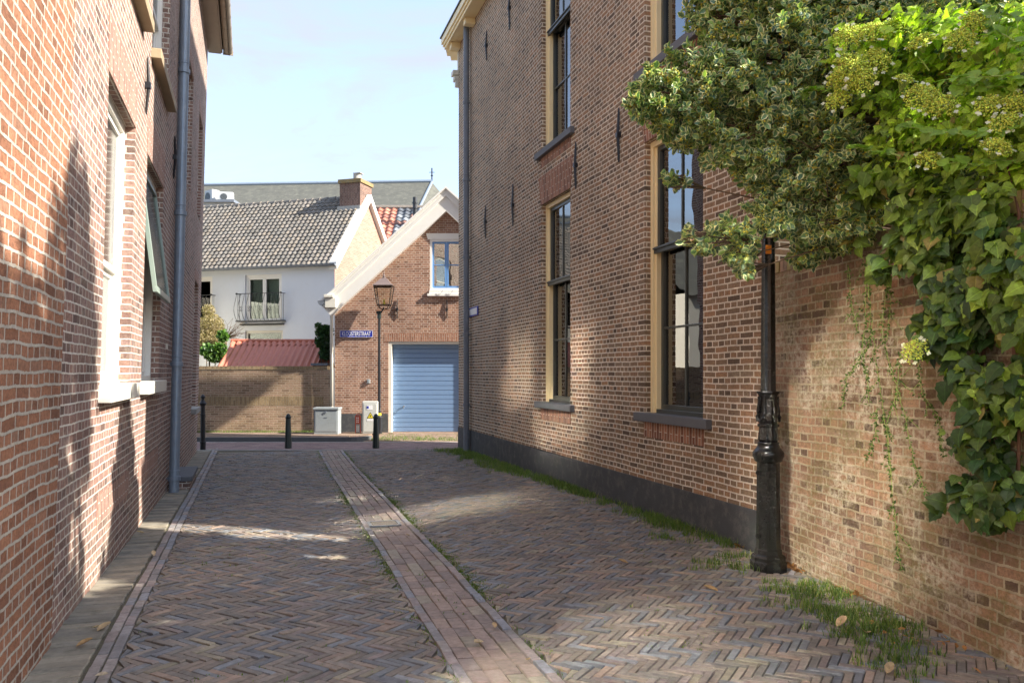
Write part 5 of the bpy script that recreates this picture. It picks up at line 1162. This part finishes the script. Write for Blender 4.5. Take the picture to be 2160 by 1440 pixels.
# berries
sel = rng.choice(nt, int(nt*.38), replace=False); P = []; 
for k in range(8): P.append(tips[sel]-dirs[sel]*rng.uniform(.0, .05, len(sel))[:, None]+rng.normal(size=(len(sel), 3))*.013)
P = np.concatenate(P); Rm = np.eye(3)[None]*rng.uniform(.0035, .0060, len(P))[:, None, None]
inst("berries", CUBE[0], CUBE[1], Rm, P, np.array([(.62, .52, .08)])*rng.uniform(.6, 1.3, len(P))[:, None], [M_BITS], HT, smooth=True)
mb = MB(); trunk = [V(3.35, 6.1, 0), V(3.3, 6.05, 1.6), V(3.05, 5.95, 2.8), V(2.8, 5.95, 3.6)]
mb.tube(trunk, [.10, .085, .075, .06], 10); cen = trunk[-1]
for i, (c, r) in enumerate(zip(LC, LR)):
    st_ = trunk[2] if c[2] < 3.3 else cen; m1 = st_*.55+c*.45+V(*rng.normal(size=3)*.08)+V(0, 0, .05); mb.tube([st_, m1, c], [.022, .014, .008] if r > .16 else [.014, .008, .004], 6)
    for k in range(7): e_ = c+sph(1)[0]*r*.8; mb.tube([c*.8+m1*.2, (c+e_)/2+rng.normal(size=3)*.03, e_], [.008, .005, .003], 4)
for e0, e1 in SPR: mb.tube([e0, (e0+e1)/2+V(0, 0, .01), e1], [.005, .0035, .002], 4)
mb.build("trunk", M_BARK, HT, smooth=True)

# ---- climbing hydrangea on the garden wall
HY = thing("climbing_hydrangea", (3.0, 4.9, .1), "climbing hydrangea with lime flower heads covering the garden wall", "climbing plant")
def garden_X(Y): return GX+GS*Y
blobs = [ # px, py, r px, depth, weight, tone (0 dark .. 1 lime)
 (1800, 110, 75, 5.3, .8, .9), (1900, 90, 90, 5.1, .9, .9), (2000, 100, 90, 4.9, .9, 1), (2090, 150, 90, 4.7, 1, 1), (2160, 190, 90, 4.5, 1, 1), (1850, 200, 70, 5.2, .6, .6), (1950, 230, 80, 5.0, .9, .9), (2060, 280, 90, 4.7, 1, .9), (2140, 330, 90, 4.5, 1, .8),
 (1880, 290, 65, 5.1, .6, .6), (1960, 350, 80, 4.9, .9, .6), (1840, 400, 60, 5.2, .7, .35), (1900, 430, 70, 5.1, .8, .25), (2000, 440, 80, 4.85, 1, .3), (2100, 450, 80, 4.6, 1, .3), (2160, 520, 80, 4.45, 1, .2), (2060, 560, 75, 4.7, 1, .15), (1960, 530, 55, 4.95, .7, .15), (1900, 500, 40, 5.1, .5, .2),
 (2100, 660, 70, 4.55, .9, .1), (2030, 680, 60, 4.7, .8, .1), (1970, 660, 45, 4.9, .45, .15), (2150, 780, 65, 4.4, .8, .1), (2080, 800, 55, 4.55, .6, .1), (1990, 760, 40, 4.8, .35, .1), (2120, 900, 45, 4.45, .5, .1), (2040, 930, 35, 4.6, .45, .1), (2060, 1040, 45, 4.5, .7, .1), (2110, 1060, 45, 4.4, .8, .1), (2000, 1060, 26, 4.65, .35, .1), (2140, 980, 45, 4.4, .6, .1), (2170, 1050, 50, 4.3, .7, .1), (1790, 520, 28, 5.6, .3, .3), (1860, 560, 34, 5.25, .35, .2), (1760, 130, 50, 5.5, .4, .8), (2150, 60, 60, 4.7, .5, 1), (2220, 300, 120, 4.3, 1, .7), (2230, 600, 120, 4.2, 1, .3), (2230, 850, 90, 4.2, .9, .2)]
P = []; TN = []; CC = []
for (a, b, r, d, w, tn) in blobs:
    c = W(a, b, d); rr_ = r*d/FPX; n_ = int(300*w*(rr_/.22)**2); dd = sph(n_); p = c+dd*(rr_*rng.uniform(.3, 1.05, n_)**.6)[:, None]*V(.7, 1, 1)
    P.append(p); TN.append(np.full(n_, tn)); CC.append(np.repeat(c[None], n_, 0))
P = np.concatenate(P); TN = np.concatenate(TN); CC = np.concatenate(CC)
GTz = GT
low = P[:, 2] < GTz+.02; lim_ = garden_X(P[:, 1])-.03
P[:, 0] = np.where(low, np.minimum(P[:, 0], lim_-rng.uniform(0, .22, len(P))), P[:, 0])
gh = np.sin(P[:, 1]*8.3+P[:, 2]*3.1)*np.sin(P[:, 2]*6.7-P[:, 1]*2.9+1)
keep = gh > -.38; P, TN, CC = P[keep], TN[keep], CC[keep]; N = len(P)
out = (P-CC); out /= np.linalg.norm(out, axis=1)[:, None]+1e-6
AX = np.stack([rng.normal(-.35, .5, N), rng.normal(-.15, .5, N), rng.normal(-.75, .35, N)], 1); NR = np.stack([rng.normal(-.75, .35, N), rng.normal(-.45, .35, N), rng.normal(.7, .35, N)], 1)
up_ = TN > .5; AX[up_, 2] += .65*rng.uniform(.2, 1, up_.sum())
sc = np.where(TN > .5, rng.uniform(.035, .075, N), rng.uniform(.045, .115, N)); Rm = rotmat(AX, NR)*sc[:, None, None]
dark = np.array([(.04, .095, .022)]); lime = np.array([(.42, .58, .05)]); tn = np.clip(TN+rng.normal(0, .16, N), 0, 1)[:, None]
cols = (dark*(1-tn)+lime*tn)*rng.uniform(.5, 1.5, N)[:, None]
spot = rng.random(N) < .035; cols[spot] = np.array([(.30, .24, .06)])
tv, tf, kd = HYV
kf = np.array([1.0, .88, 1.45])[kd]; cols3 = cols[:, None, :]*kf[None, :, None]
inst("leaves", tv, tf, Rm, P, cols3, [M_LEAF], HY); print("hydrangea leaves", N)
# stems
mb = MB()
for (pts, r_) in (([(2148, 1100), (2150, 800), (2140, 600), (2150, 450), (2120, 330)], .009), ([(2040, 900), (2060, 740), (2040, 620), (2060, 480)], .013), ([(2150, 560), (2138, 640), (2140, 740), (2150, 900)], .012), ([(2080, 1080), (2090, 900), (2070, 780), (2085, 640)], .01)):
    mb.tube([V(0, 0, CZ)+V((x-1080)/FPX, 1, (HOR-y)/FPX)*((GX-.05)/(((x-1080)/FPX)-GS)) for x, y in pts], r_, 7)
mb.build("woody_stems", M_STEM, HY)
# arching green shoots with paired leaves
shoots = [[(2250, 265, 4.2), (2140, 265, 4.3), (2050, 288, 4.4), (1960, 280, 4.55), (1900, 268, 4.7)], [(2250, 150, 4.2), (2160, 165, 4.3), (2060, 165, 4.5), (1990, 170, 4.6)], [(2200, 95, 4.3), (2140, 88, 4.4), (2100, 70, 4.5), (2080, 20, 4.6)],
          [(2240, 340, 4.2), (2150, 340, 4.3), (2060, 350, 4.4), (2000, 345, 4.5)], [(2160, 190, 4.4), (2080, 185, 4.5), (2020, 180, 4.6)], [(1900, 330, 4.8), (1850, 325, 4.9), (1805, 312, 5.0)], [(1960, 150, 4.9), (1925, 110, 4.95), (1900, 80, 5.0)], [(2200, 60, 4.5), (2120, 30, 4.6), (2060, 50, 4.7), (2030, 90, 4.8)], [(1760, 200, 5.3), (1720, 190, 5.4), (1700, 195, 5.45)]]
for sh_ in shoots:
    mb = MB(); LP_, LA, LN = [], [], []
    pts = [W(*q) for q in sh_]; sm = []
    for i in range(len(pts)-1):
        for k in range(6): t = k/6; sm.append(pts[i]*(1-t)+pts[i+1]*t+V(0, 0, .012*math.sin(t*math.pi)))
    sm.append(pts[-1]); mb.tube(sm, [.0055*(1-.6*i/len(sm)) for i in range(len(sm))], 6)
    for i, p in enumerate(sm[1:], 1):
        tdir = unit(sm[i]-sm[i-1])
        for sg in (-1, 1):
            if (i % 2 == 0): LP_.append(p); LA.append(tdir*.35+V(0, sg*.35, -.1+.6*(sg > 0))+rng.normal(size=3)*.2); LN.append(V(-.3, -.4, .8)+rng.normal(size=3)*.25)
    yo = mb.build("young_shoot", M_GSTEM, HY)
    P = np.array(LP_); N = len(P); Rm = rotmat(np.array(LA), np.array(LN))*rng.uniform(.05, .085, N)[:, None, None]
    inst("leaves", tv, tf, Rm, P, np.array([(.24, .38, .05)])*rng.uniform(.75, 1.2, N)[:, None], [M_LEAF], yo)
# flower heads
heads = [(1790, 70, 5.05, .11), (1845, 55, 5.0, .13), (1800, 130, 4.95, .12), (1770, 160, 5.1, .10), (1850, 120, 4.95, .11), (1815, 165, 4.95, .1), (1765, 205, 5.1, .09), (1955, 195, 4.6, .13), (1985, 215, 4.55, .10), (2030, 75, 4.6, .10), (2120, 250, 4.3, .09), (2085, 215, 4.4, .08), (1900, 45, 5.0, .11), (2110, 300, 4.25, .09), (1925, 735, 4.7, .09), (1960, 330, 4.6, .08), (2060, 40, 4.6, .09), (2150, 215, 4.3, .09), (1940, 80, 4.8, .09), (1910, 160, 4.8, .07)]
PET = leaf_template([(0, .15), (.4, .45), (.8, .42), (1, .15)], .1, .05)
for (a, b, d, r_) in heads:
    r_ *= .86
    SP = []; mb = MB(); c = W(a, b, d); nrm = unit(V(-.35, -.75, .5)+rng.normal(size=3)*.2); u = unit(np.cross(nrm, V(0, 0, 1))); w = np.cross(nrm, u)
    n_ = int(620*(r_/.1)**2); rad = r_*rng.uniform(0, 1, n_)**.6; an = rng.uniform(0, 6.28, n_); an += .25*np.sin(an*7)
    p = c+u*(rad*np.cos(an))[:, None]+w*(rad*np.sin(an))[:, None]-nrm*(rad**2/r_*.45)[:, None]+rng.normal(size=(n_, 3))*.007
    fc_ = np.array([(.80, .84, .12), (.68, .66, .10), (.62, .78, .14)])[rng.choice(3, n_)]*rng.uniform(.6, 1.25, n_)[:, None]
    for k in range(22): a_ = 6.28*k/22+random.random(); rr_ = r_*random.uniform(.4, .97); mb.tube([c-nrm*.10, c-nrm*.05+(u*math.cos(a_)+w*math.sin(a_))*rr_*.45, c+(u*math.cos(a_)+w*math.sin(a_))*rr_-nrm*rr_*.3], .0022, 4)
    ho = mb.build("flower_head", M_GSTEM, HY)
    inst("florets", CUBE[0], CUBE[1], np.eye(3)[None]*rng.uniform(.0018, .0038, n_)[:, None, None], p, fc_, [M_BITS], ho)
    for k in range(7):
        a_ = 6.28*k/7+random.random(); q = c+(u*math.cos(a_)+w*math.sin(a_))*r_*random.uniform(1.0, 1.18)-nrm*r_*.35; n2 = unit(nrm+rng.normal(size=3)*.3)
        for m_ in range(4): SP.append((q, (u*math.cos(1.57*m_+k)+w*math.sin(1.57*m_+k)), n2))
    P = np.array([q[0] for q in SP]); Rm = rotmat(np.array([q[1] for q in SP]), np.array([q[2] for q in SP]))*.014
    inst("petals", PET[0], PET[1], Rm, P, np.array([(.74, .76, .58)])*rng.uniform(.8, 1.1, len(P))[:, None], [M_BITS], ho)
# ---- thin trailing stems hanging down the wall
TV = thing("trailing_vine", (2.6, 5.3, .1), "thin trailing stems with tiny leaves hanging down the garden wall", "climbing plant")
def on_wall(x, y, off): u = (x-1080)/FPX; Yv = (GX-off)/(u-GS); return V(u*Yv, Yv, CZ+(HOR-y)/FPX*Yv)
trails = [[(1828, 540), (1835, 640), (1845, 740), (1862, 860), (1872, 920), (1885, 1060), (1893, 1150), (1902, 1200)], [(1826, 560), (1826, 680), (1815, 760), (1785, 800), (1777, 860)], [(1840, 700), (1820, 760), (1830, 790), (1833, 850)], [(1870, 600), (1860, 700), (1880, 780), (1905, 860), (1930, 980), (1955, 1040)], [(1900, 750), (1890, 830), (1870, 900), (1878, 1000)], [(1850, 860), (1845, 920), (1830, 970)],
          [(1935, 760), (1945, 830), (1980, 880), (1990, 960)], [(2035, 440), (2015, 530), (2005, 620), (1998, 720)], [(2050, 430), (2040, 520), (2032, 560)], [(1960, 430), (1940, 520), (1960, 600)], [(1860, 560), (1880, 640), (1870, 720)], [(1790, 560), (1795, 640), (1810, 700)]]
mb = MB(); P = []; AX = []; NR = []
for tr in trails:
    pts = [on_wall(x, y, .06+.05*random.random()) for x, y in tr]; sm = []
    for i in range(len(pts)-1):
        for k in range(8): t = k/8; sm.append(pts[i]*(1-t)+pts[i+1]*t+rng.normal(size=3)*.003)
    sm.append(pts[-1]); mb.tube(sm, .0022, 5)
    for p in sm:
        for k in range(5): P.append(p+rng.normal(size=3)*.006); AX.append(rng.normal(size=3)+V(-.2, 0, -.3)); NR.append(rng.normal(size=3)+V(-.6, -.4, .4))
    for q in range(0, len(sm)-3, 5):       # side twigs
        e_ = sm[q]+V(rng.normal()*.05-.03, rng.normal()*.06, -.07-.06*random.random()); mb.tube([sm[q], e_], .0015, 4)
        for k in range(8): t = random.random(); P.append(sm[q]*(1-t)+e_*t); AX.append(rng.normal(size=3)); NR.append(rng.normal(size=3)+V(-.6, -.4, .4))
mb.build("stems", M_GSTEM, TV)
P = np.array(P); N = len(P); Rm = rotmat(np.array(AX), np.array(NR))*rng.uniform(.014, .027, N)[:, None, None]
inst("leaves", SML[0], SML[1], Rm, P, np.array([(.07, .13, .025)])*rng.uniform(.6, 1.6, N)[:, None], [M_LEAF], TV)

# ---- tree standing behind the garden wall, its crown dapples the lane
ST = thing("tree", (4.9, 4.0, .1), "leafy tree rising behind the garden wall beyond the climbing hydrangea", "tree")
cl = [(4.6, 2.7, 5.6, .7), (4.3, 3.3, 5.2, .55), (5.0, 2.1, 6.3, .8), (5.2, 3.1, 7.2, .8), (4.2, 2.7, 4.4, .45), (5.3, 1.6, 5.2, .5), (4.2, 2.1, 5.0, .4), (5.6, 3.2, 8.0, .6), (3.4, 3.4, 3.4, .5), (3.6, 2.9, 3.9, .55), (3.3, 3.9, 3.2, .4), (3.9, 3.0, 3.2, .5), (4.0, 3.6, 4.2, .5)]
P = []
for (a, b, c, r) in cl:
    n_ = int(1500*(r/.6)**2); P.append(V(a, b, c)+sph(n_)*(r*rng.uniform(.2, 1.05, n_)**.5)[:, None])
P = np.concatenate(P); gp_ = np.sin(P[:, 1]*6+P[:, 0]*2)*np.sin(P[:, 2]*5.3+P[:, 1]*3); P = P[gp_ > -.35]; P = P[P[:, 0] > .68*P[:, 1]]; N = len(P)
Rm = rotmat(rng.normal(size=(N, 3)), rng.normal(size=(N, 3))+V(0, 0, .8))*rng.uniform(.07, .13, N)[:, None, None]
inst("leaves", HYD[0], HYD[1], Rm, P, np.array([(.06, .13, .025)])*rng.uniform(.6, 1.5, N)[:, None], [M_LEAF], ST)
mb = MB(); mb.tube([V(4.9, 4.0, 0), V(4.85, 3.9, 2.5), V(4.8, 3.7, 4.6)], [.16, .13, .10], 10)
for (a, b, c, r) in cl: mb.tube([V(4.82, 3.8, 3.6), (V(4.8, 3.7, 4.6)+V(a, b, c))/2, V(a, b, c)], [.07, .04, .015], 6)
mb.build("trunk", M_BARK, ST)
# ---- plants behind the back wall
def bush(name, label, cat, blobs_, dens, tmpl, size, palette, mat=M_LEAF, twig=M_BARK, base=None):
    P = []
    for (a, b, r, d, w) in blobs_:
        c = W(a, b, d); rr_ = r*d/FPX; n_ = int(dens*w*(rr_/.3)**2); P.append(c+sph(n_)*(rr_*rng.uniform(.1, 1.05, n_)**.5)[:, None])
    P = np.concatenate(P); c0 = W(*blobs_[0][:2], blobs_[0][3]); o = thing(name, (c0[0], c0[1], .05), label, cat)
    N = len(P); Rm = rotmat(rng.normal(size=(N, 3))+V(0, -.2, 0), rng.normal(size=(N, 3))+V(.1, -.6, .5))*rng.uniform(size[0], size[1], N)[:, None, None]
    pal = np.array(palette); inst("leaves", tmpl[0], tmpl[1], Rm, P, pal[rng.choice(len(pal), N)]*rng.uniform(.7, 1.3, N)[:, None], [mat], o)
    mb = MB(); b0 = V(c0[0], c0[1], 0)
    for (a, b, r, d, w) in blobs_:
        c = W(a, b, d); mb.tube([b0, (b0+c)/2+rng.normal(size=3)*.1, c], [.03, .02, .008], 6)
        for k in range(8): e_ = c+sph(1)[0]*r*d/FPX; mb.tube([c, (c+e_)/2+rng.normal(size=3)*.03, e_], [.008, .005, .002], 4)
    mb.build("branches", twig, o); return o
bush("shrub", "dry tan shrub with dead twigs against the white house", "shrub", [(445, 690, 28, 24.2, 1), (435, 720, 26, 24.0, 1), (455, 722, 20, 24.0, .6), (440, 655, 14, 24.2, .6)], 3200, SML, (.03, .06), [(.36, .29, .15), (.28, .22, .12), (.42, .34, .2)])
bush("shrub", "bright green shrub peeping over the wall beside the red shed roof", "shrub", [(455, 745, 18, 23.4, 1), (440, 740, 15, 23.4, 1), (470, 708, 12, 23.5, .7), (466, 735, 12, 23.3, .7)], 1100, HYD, (.06, .12), [(.09, .19, .03), (.06, .14, .02), (.14, .25, .05)])
bush("bush", "dark green bush between the shed and the garage", "bush", [(682, 720, 16, 23.2, 1), (688, 700, 14, 23.2, 1), (676, 700, 10, 23.2, .5), (688, 745, 14, 23.2, 1), (672, 688, 7, 23.2, .3)], 1900, HYD, (.05, .09), [(.02, .06, .02), (.03, .08, .025), (.05, .12, .03)])
# bare branches reaching right
BT = thing("bare_shrub", tuple(W(490, 785, 24.3)*V(1, 1, 0)), "leafless twiggy shrub in front of the white wall", "shrub")
mb = MB(); b0 = W(470, 785, 24.3)*V(1, 1, 0); hub = W(478, 712, 24.3); mb.tube([b0, hub], [.03, .015], 6)
for k in range(26): a = R(random.uniform(-10, 85)); L = random.uniform(.3, .85); e_ = hub+V(math.cos(a)*L, random.uniform(-.2, .2), math.sin(a)*L*.8); m_ = (hub+e_)/2+rng.normal(size=3)*.05; mb.tube([hub, m_, e_], [.010, .006, .003], 4); mb.tube([m_, m_+rng.normal(size=3)*V(.18, .05, .12)], .003, 4)
mb.build("twigs", M_BARK, BT)

# ---- grass and moss along the walls
BL = (np.array([(-.12, 0, 0), (.12, 0, 0), (-.09, .10, .45), (.09, .10, .45), (-.04, .30, .8), (.04, .30, .8), (-.005, .5, 1), (.005, .5, 1)], float), np.array([(0, 1, 3, 2), (2, 3, 5, 4), (4, 5, 7, 6)]))
def grass(label, pts, h, sc_col=1.0):
    P = np.array(pts); N = len(P); a = rng.uniform(0, 6.28, N); ca, sa = np.cos(a), np.sin(a); hh_ = rng.uniform(h[0], h[1], N); wd_ = rng.uniform(.012, .024, N)*1.5
    Rm = np.zeros((N, 3, 3)); Rm[:, 0, 0] = ca*wd_; Rm[:, 1, 0] = sa*wd_; ln_ = hh_*rng.uniform(.5, 1.7, N); Rm[:, 0, 1] = -sa*ln_; Rm[:, 1, 1] = ca*ln_; Rm[:, 2, 2] = hh_
    col = np.array([(.12, .20, .035), (.075, .14, .025), (.19, .26, .05), (.30, .27, .11)])[rng.choice(4, N, p=[.4, .3, .2, .1])]*rng.uniform(.7, 1.3, N)[:, None]*sc_col
    return tag(inst("grass", BL[0], BL[1], Rm, P, col, [M_GRASS]), label, "grass", kind="stuff")
pts = []
for i in range(1150):        # tufts along the plinth
    Y = random.uniform(7.6, 18.4); X = RX+RS*Y; d = abs(random.gauss(0, .13))*(1.9 if Y > 13 else 1.0)+.02
    dens = .55+.45*math.sin(Y*2.3)+.3*math.sin(Y*5.1)+(.5 if Y > 12 else 0)
    if random.random() > dens: continue
    for k in range(int(16)): x, y = X-d+random.gauss(0, .04), Y+random.gauss(0, .06); pts.append((min(x, RX+RS*y-.02), y, gz(x, y)-.004))
for i in range(60):
    x, y = -.9+random.gauss(0, .35)-.3, 18.1+random.gauss(0, .15)
    for k in range(12): xx_, yy_ = x+random.gauss(0, .04), y+random.gauss(0, .04); pts.append((xx_, yy_, gz(xx_, yy_)-.004))
grass("green grass tufts growing along the black plinth", pts, (.03, .10))
pts = []
for (px_, py_, rx_, n_) in ((1720, 1240, .16, 60), (1800, 1290, .20, 70), (1850, 1330, .16, 50), (1700, 1275, .14, 25), (1860, 1390, .12, 22), (1500, 1180, .14, 22), (1560, 1160, .10, 12), (1640, 1225, .05, 5), (1900, 1310, .10, 14), (1790, 1345, .10, 9), (1760, 1225, .12, 20), (1930, 1370, .10, 10), (1600, 1190, .06, 6), (1400, 1120, .1, 12), (1905, 1290, .1, 10)):
    v_ = (py_-HOR)/FPX; Y = 1.60/v_; X = (px_-1080)/FPX*Y
    for i in range(n_):
        x, y = X+random.gauss(0, rx_*.8), Y+random.gauss(0, rx_)
        if x > GX+GS*y-.04: continue
        for k in range(14): a_, b_ = x+random.gauss(0, .022), y+random.gauss(0, .022); pts.append((a_, b_, gz(a_, b_)-.004))
grass("green grass tufts at the foot of the mossy garden wall", pts, (.025, .075))
pts = []
for sgn in (-1, 1):         # moss in the joints beside the strip
    for i in range(4600 if sgn > 0 else 2800):
        Y = random.uniform(3.3, 18) if random.random() < .5 else random.uniform(6, 12); den = .5+.5*math.sin(Y*3.1+sgn)*math.sin(Y*1.3)
        if random.random() > den: continue
        X = CX+CSL*Y+sgn*(STRIP+.01)*1.043+random.gauss(0, .012)+(abs(random.gauss(0, .06))*sgn if random.random() < .4 else 0)
        for k in range(3): a_, b_ = X+random.gauss(0, .012), Y+random.gauss(0, .02); pts.append((a_, b_, gz(a_, b_)-.006))
for i in range(2600):
    Y = random.uniform(3.3, 17); X = random.uniform(LX+LS*Y+.5, RX+RS*Y-.2)
    if math.sin(X*2.3+Y)*math.sin(Y*1.7-X) < .15: continue
    for k in range(3): a_, b_ = X+random.gauss(0, .01), Y+random.gauss(0, .01); pts.append((a_, b_, gz(a_, b_)-.006))
grass("tiny moss and weeds in the joints of the lane paving", pts, (.008, .022))
pts = []
for i in range(900):
    X = random.uniform(-9.5, -4.8) if random.random() < .6 else random.uniform(-3.7, -1.2); Y = 22.38-abs(random.gauss(0, .1)) if X < -4.5 else 20.6+abs(random.gauss(0, .5))
    zz = .105 if X < -4 else max(0, (Y-20.43)*.0495)
    for k in range(5): pts.append((X+random.gauss(0, .05), Y+random.gauss(0, .02), zz))
grass("short weeds along the foot of the buff garden wall and the ramp", pts, (.02, .07))
# litter of brown leaves by the lamp foot, then single fallen leaves
def ground_pt(px_, py_):
    Y = 6.0
    for _ in range(12):
        X = (px_-1080)/FPX*Y; Y = (CZ-gz(X, Y))/((py_-HOR)/FPX)
    return (px_-1080)/FPX*Y, Y
P = []; 
for (px_, py_, n_, s_) in ((1568, 1153, 60, .05), (1700, 1200, 70, .06), (1685, 1185, 40, .05), (1950, 1350, 30, .15), (1830, 1250, 20, .1)):
    X, Y = ground_pt(px_, py_)
    for i in range(n_): a_, b_ = X+random.gauss(0, s_), Y+random.gauss(0, s_); P.append((min(a_, GX+GS*b_-.03), b_, gz(a_, b_)+.008+random.random()*.02))
P = np.array(P); N = len(P); Rm = rotmat(rng.normal(size=(N, 3))*V(1, 1, .3), rng.normal(size=(N, 3))*.5+V(0, 0, 1))*rng.uniform(.03, .06, N)[:, None, None]
tag(inst("leaf_litter", SML[0], SML[1], Rm, P, np.array([(.40, .18, .05)])*rng.uniform(.4, 1.4, N)[:, None], [M_DRY]), "small heaps of brown leaf litter at the foot of the lamp post", "litter", kind="stuff")
FLV = leaf_template([(0, .02), (.15, .16), (.4, .24), (.7, .2), (.9, .1), (1, .01)], .7, -.25)
flv = [(205, 1335, .10, "pale fallen leaf on the stone slabs, wide and flat"), (195, 1327, .07, "curled tan fallen leaf upright on the stone slabs near the sun patch"), (160, 1368, .09, "curled orange fallen leaf on the nearest yellow stone slab"), (200, 1430, .07, "small orange fallen leaf on the brick border of the slabs"),
       (325, 1175, .08, "narrow straw coloured fallen leaf across the double brick row"), (305, 1126, .08, "pale fallen leaf in the sunlit patch of the slabs"), (1020, 1357, .10, "large flat tan fallen leaf on the middle brick strip"), (1045, 1328, .07, "thin curled fallen leaf beyond the large one on the middle strip"), (1110, 1395, .06, "small crumpled fallen leaf in the sunny part of the middle strip"),
       (1515, 1250, .11, "lone tan fallen leaf on the herringbone bricks before the lamp post"), (1765, 1325, .11, "broad golden fallen leaf on the grass by the garden wall"), (1825, 1335, .12, "long pale fallen leaf lying in the grass tufts"), (1870, 1425, .10, "whitish fallen leaf at the lower edge of the grass"), (1325, 1190, .09, "slim reddish fallen leaf in the shaded herringbone"), (865, 1132, .05, "tiny pale fallen leaf on the strip near the drain grate")]
for (px_, py_, sz_, lb) in flv:
    X, Y = ground_pt(px_, min(py_, 1436)); P = np.array([(0., 0., 0.)]); a = random.uniform(0, 6.28)
    Rm = rotmat(np.array([(math.cos(a), math.sin(a), random.uniform(-.1, .25))]), np.array([(.2*random.random(), -.2, 1.)]))*sz_
    o = inst("fallen_leaf", FLV[0], FLV[1], Rm, P+np.array([X, Y, gz(X, Y)+.014]), np.array([random.choice([(.46, .32, .17), (.55, .42, .26), (.44, .27, .12), (.60, .50, .36)])]), [M_DRY], org=(X, Y, gz(X, Y)))
    tag(o, lb, "leaf", "fallen leaves on the paving")
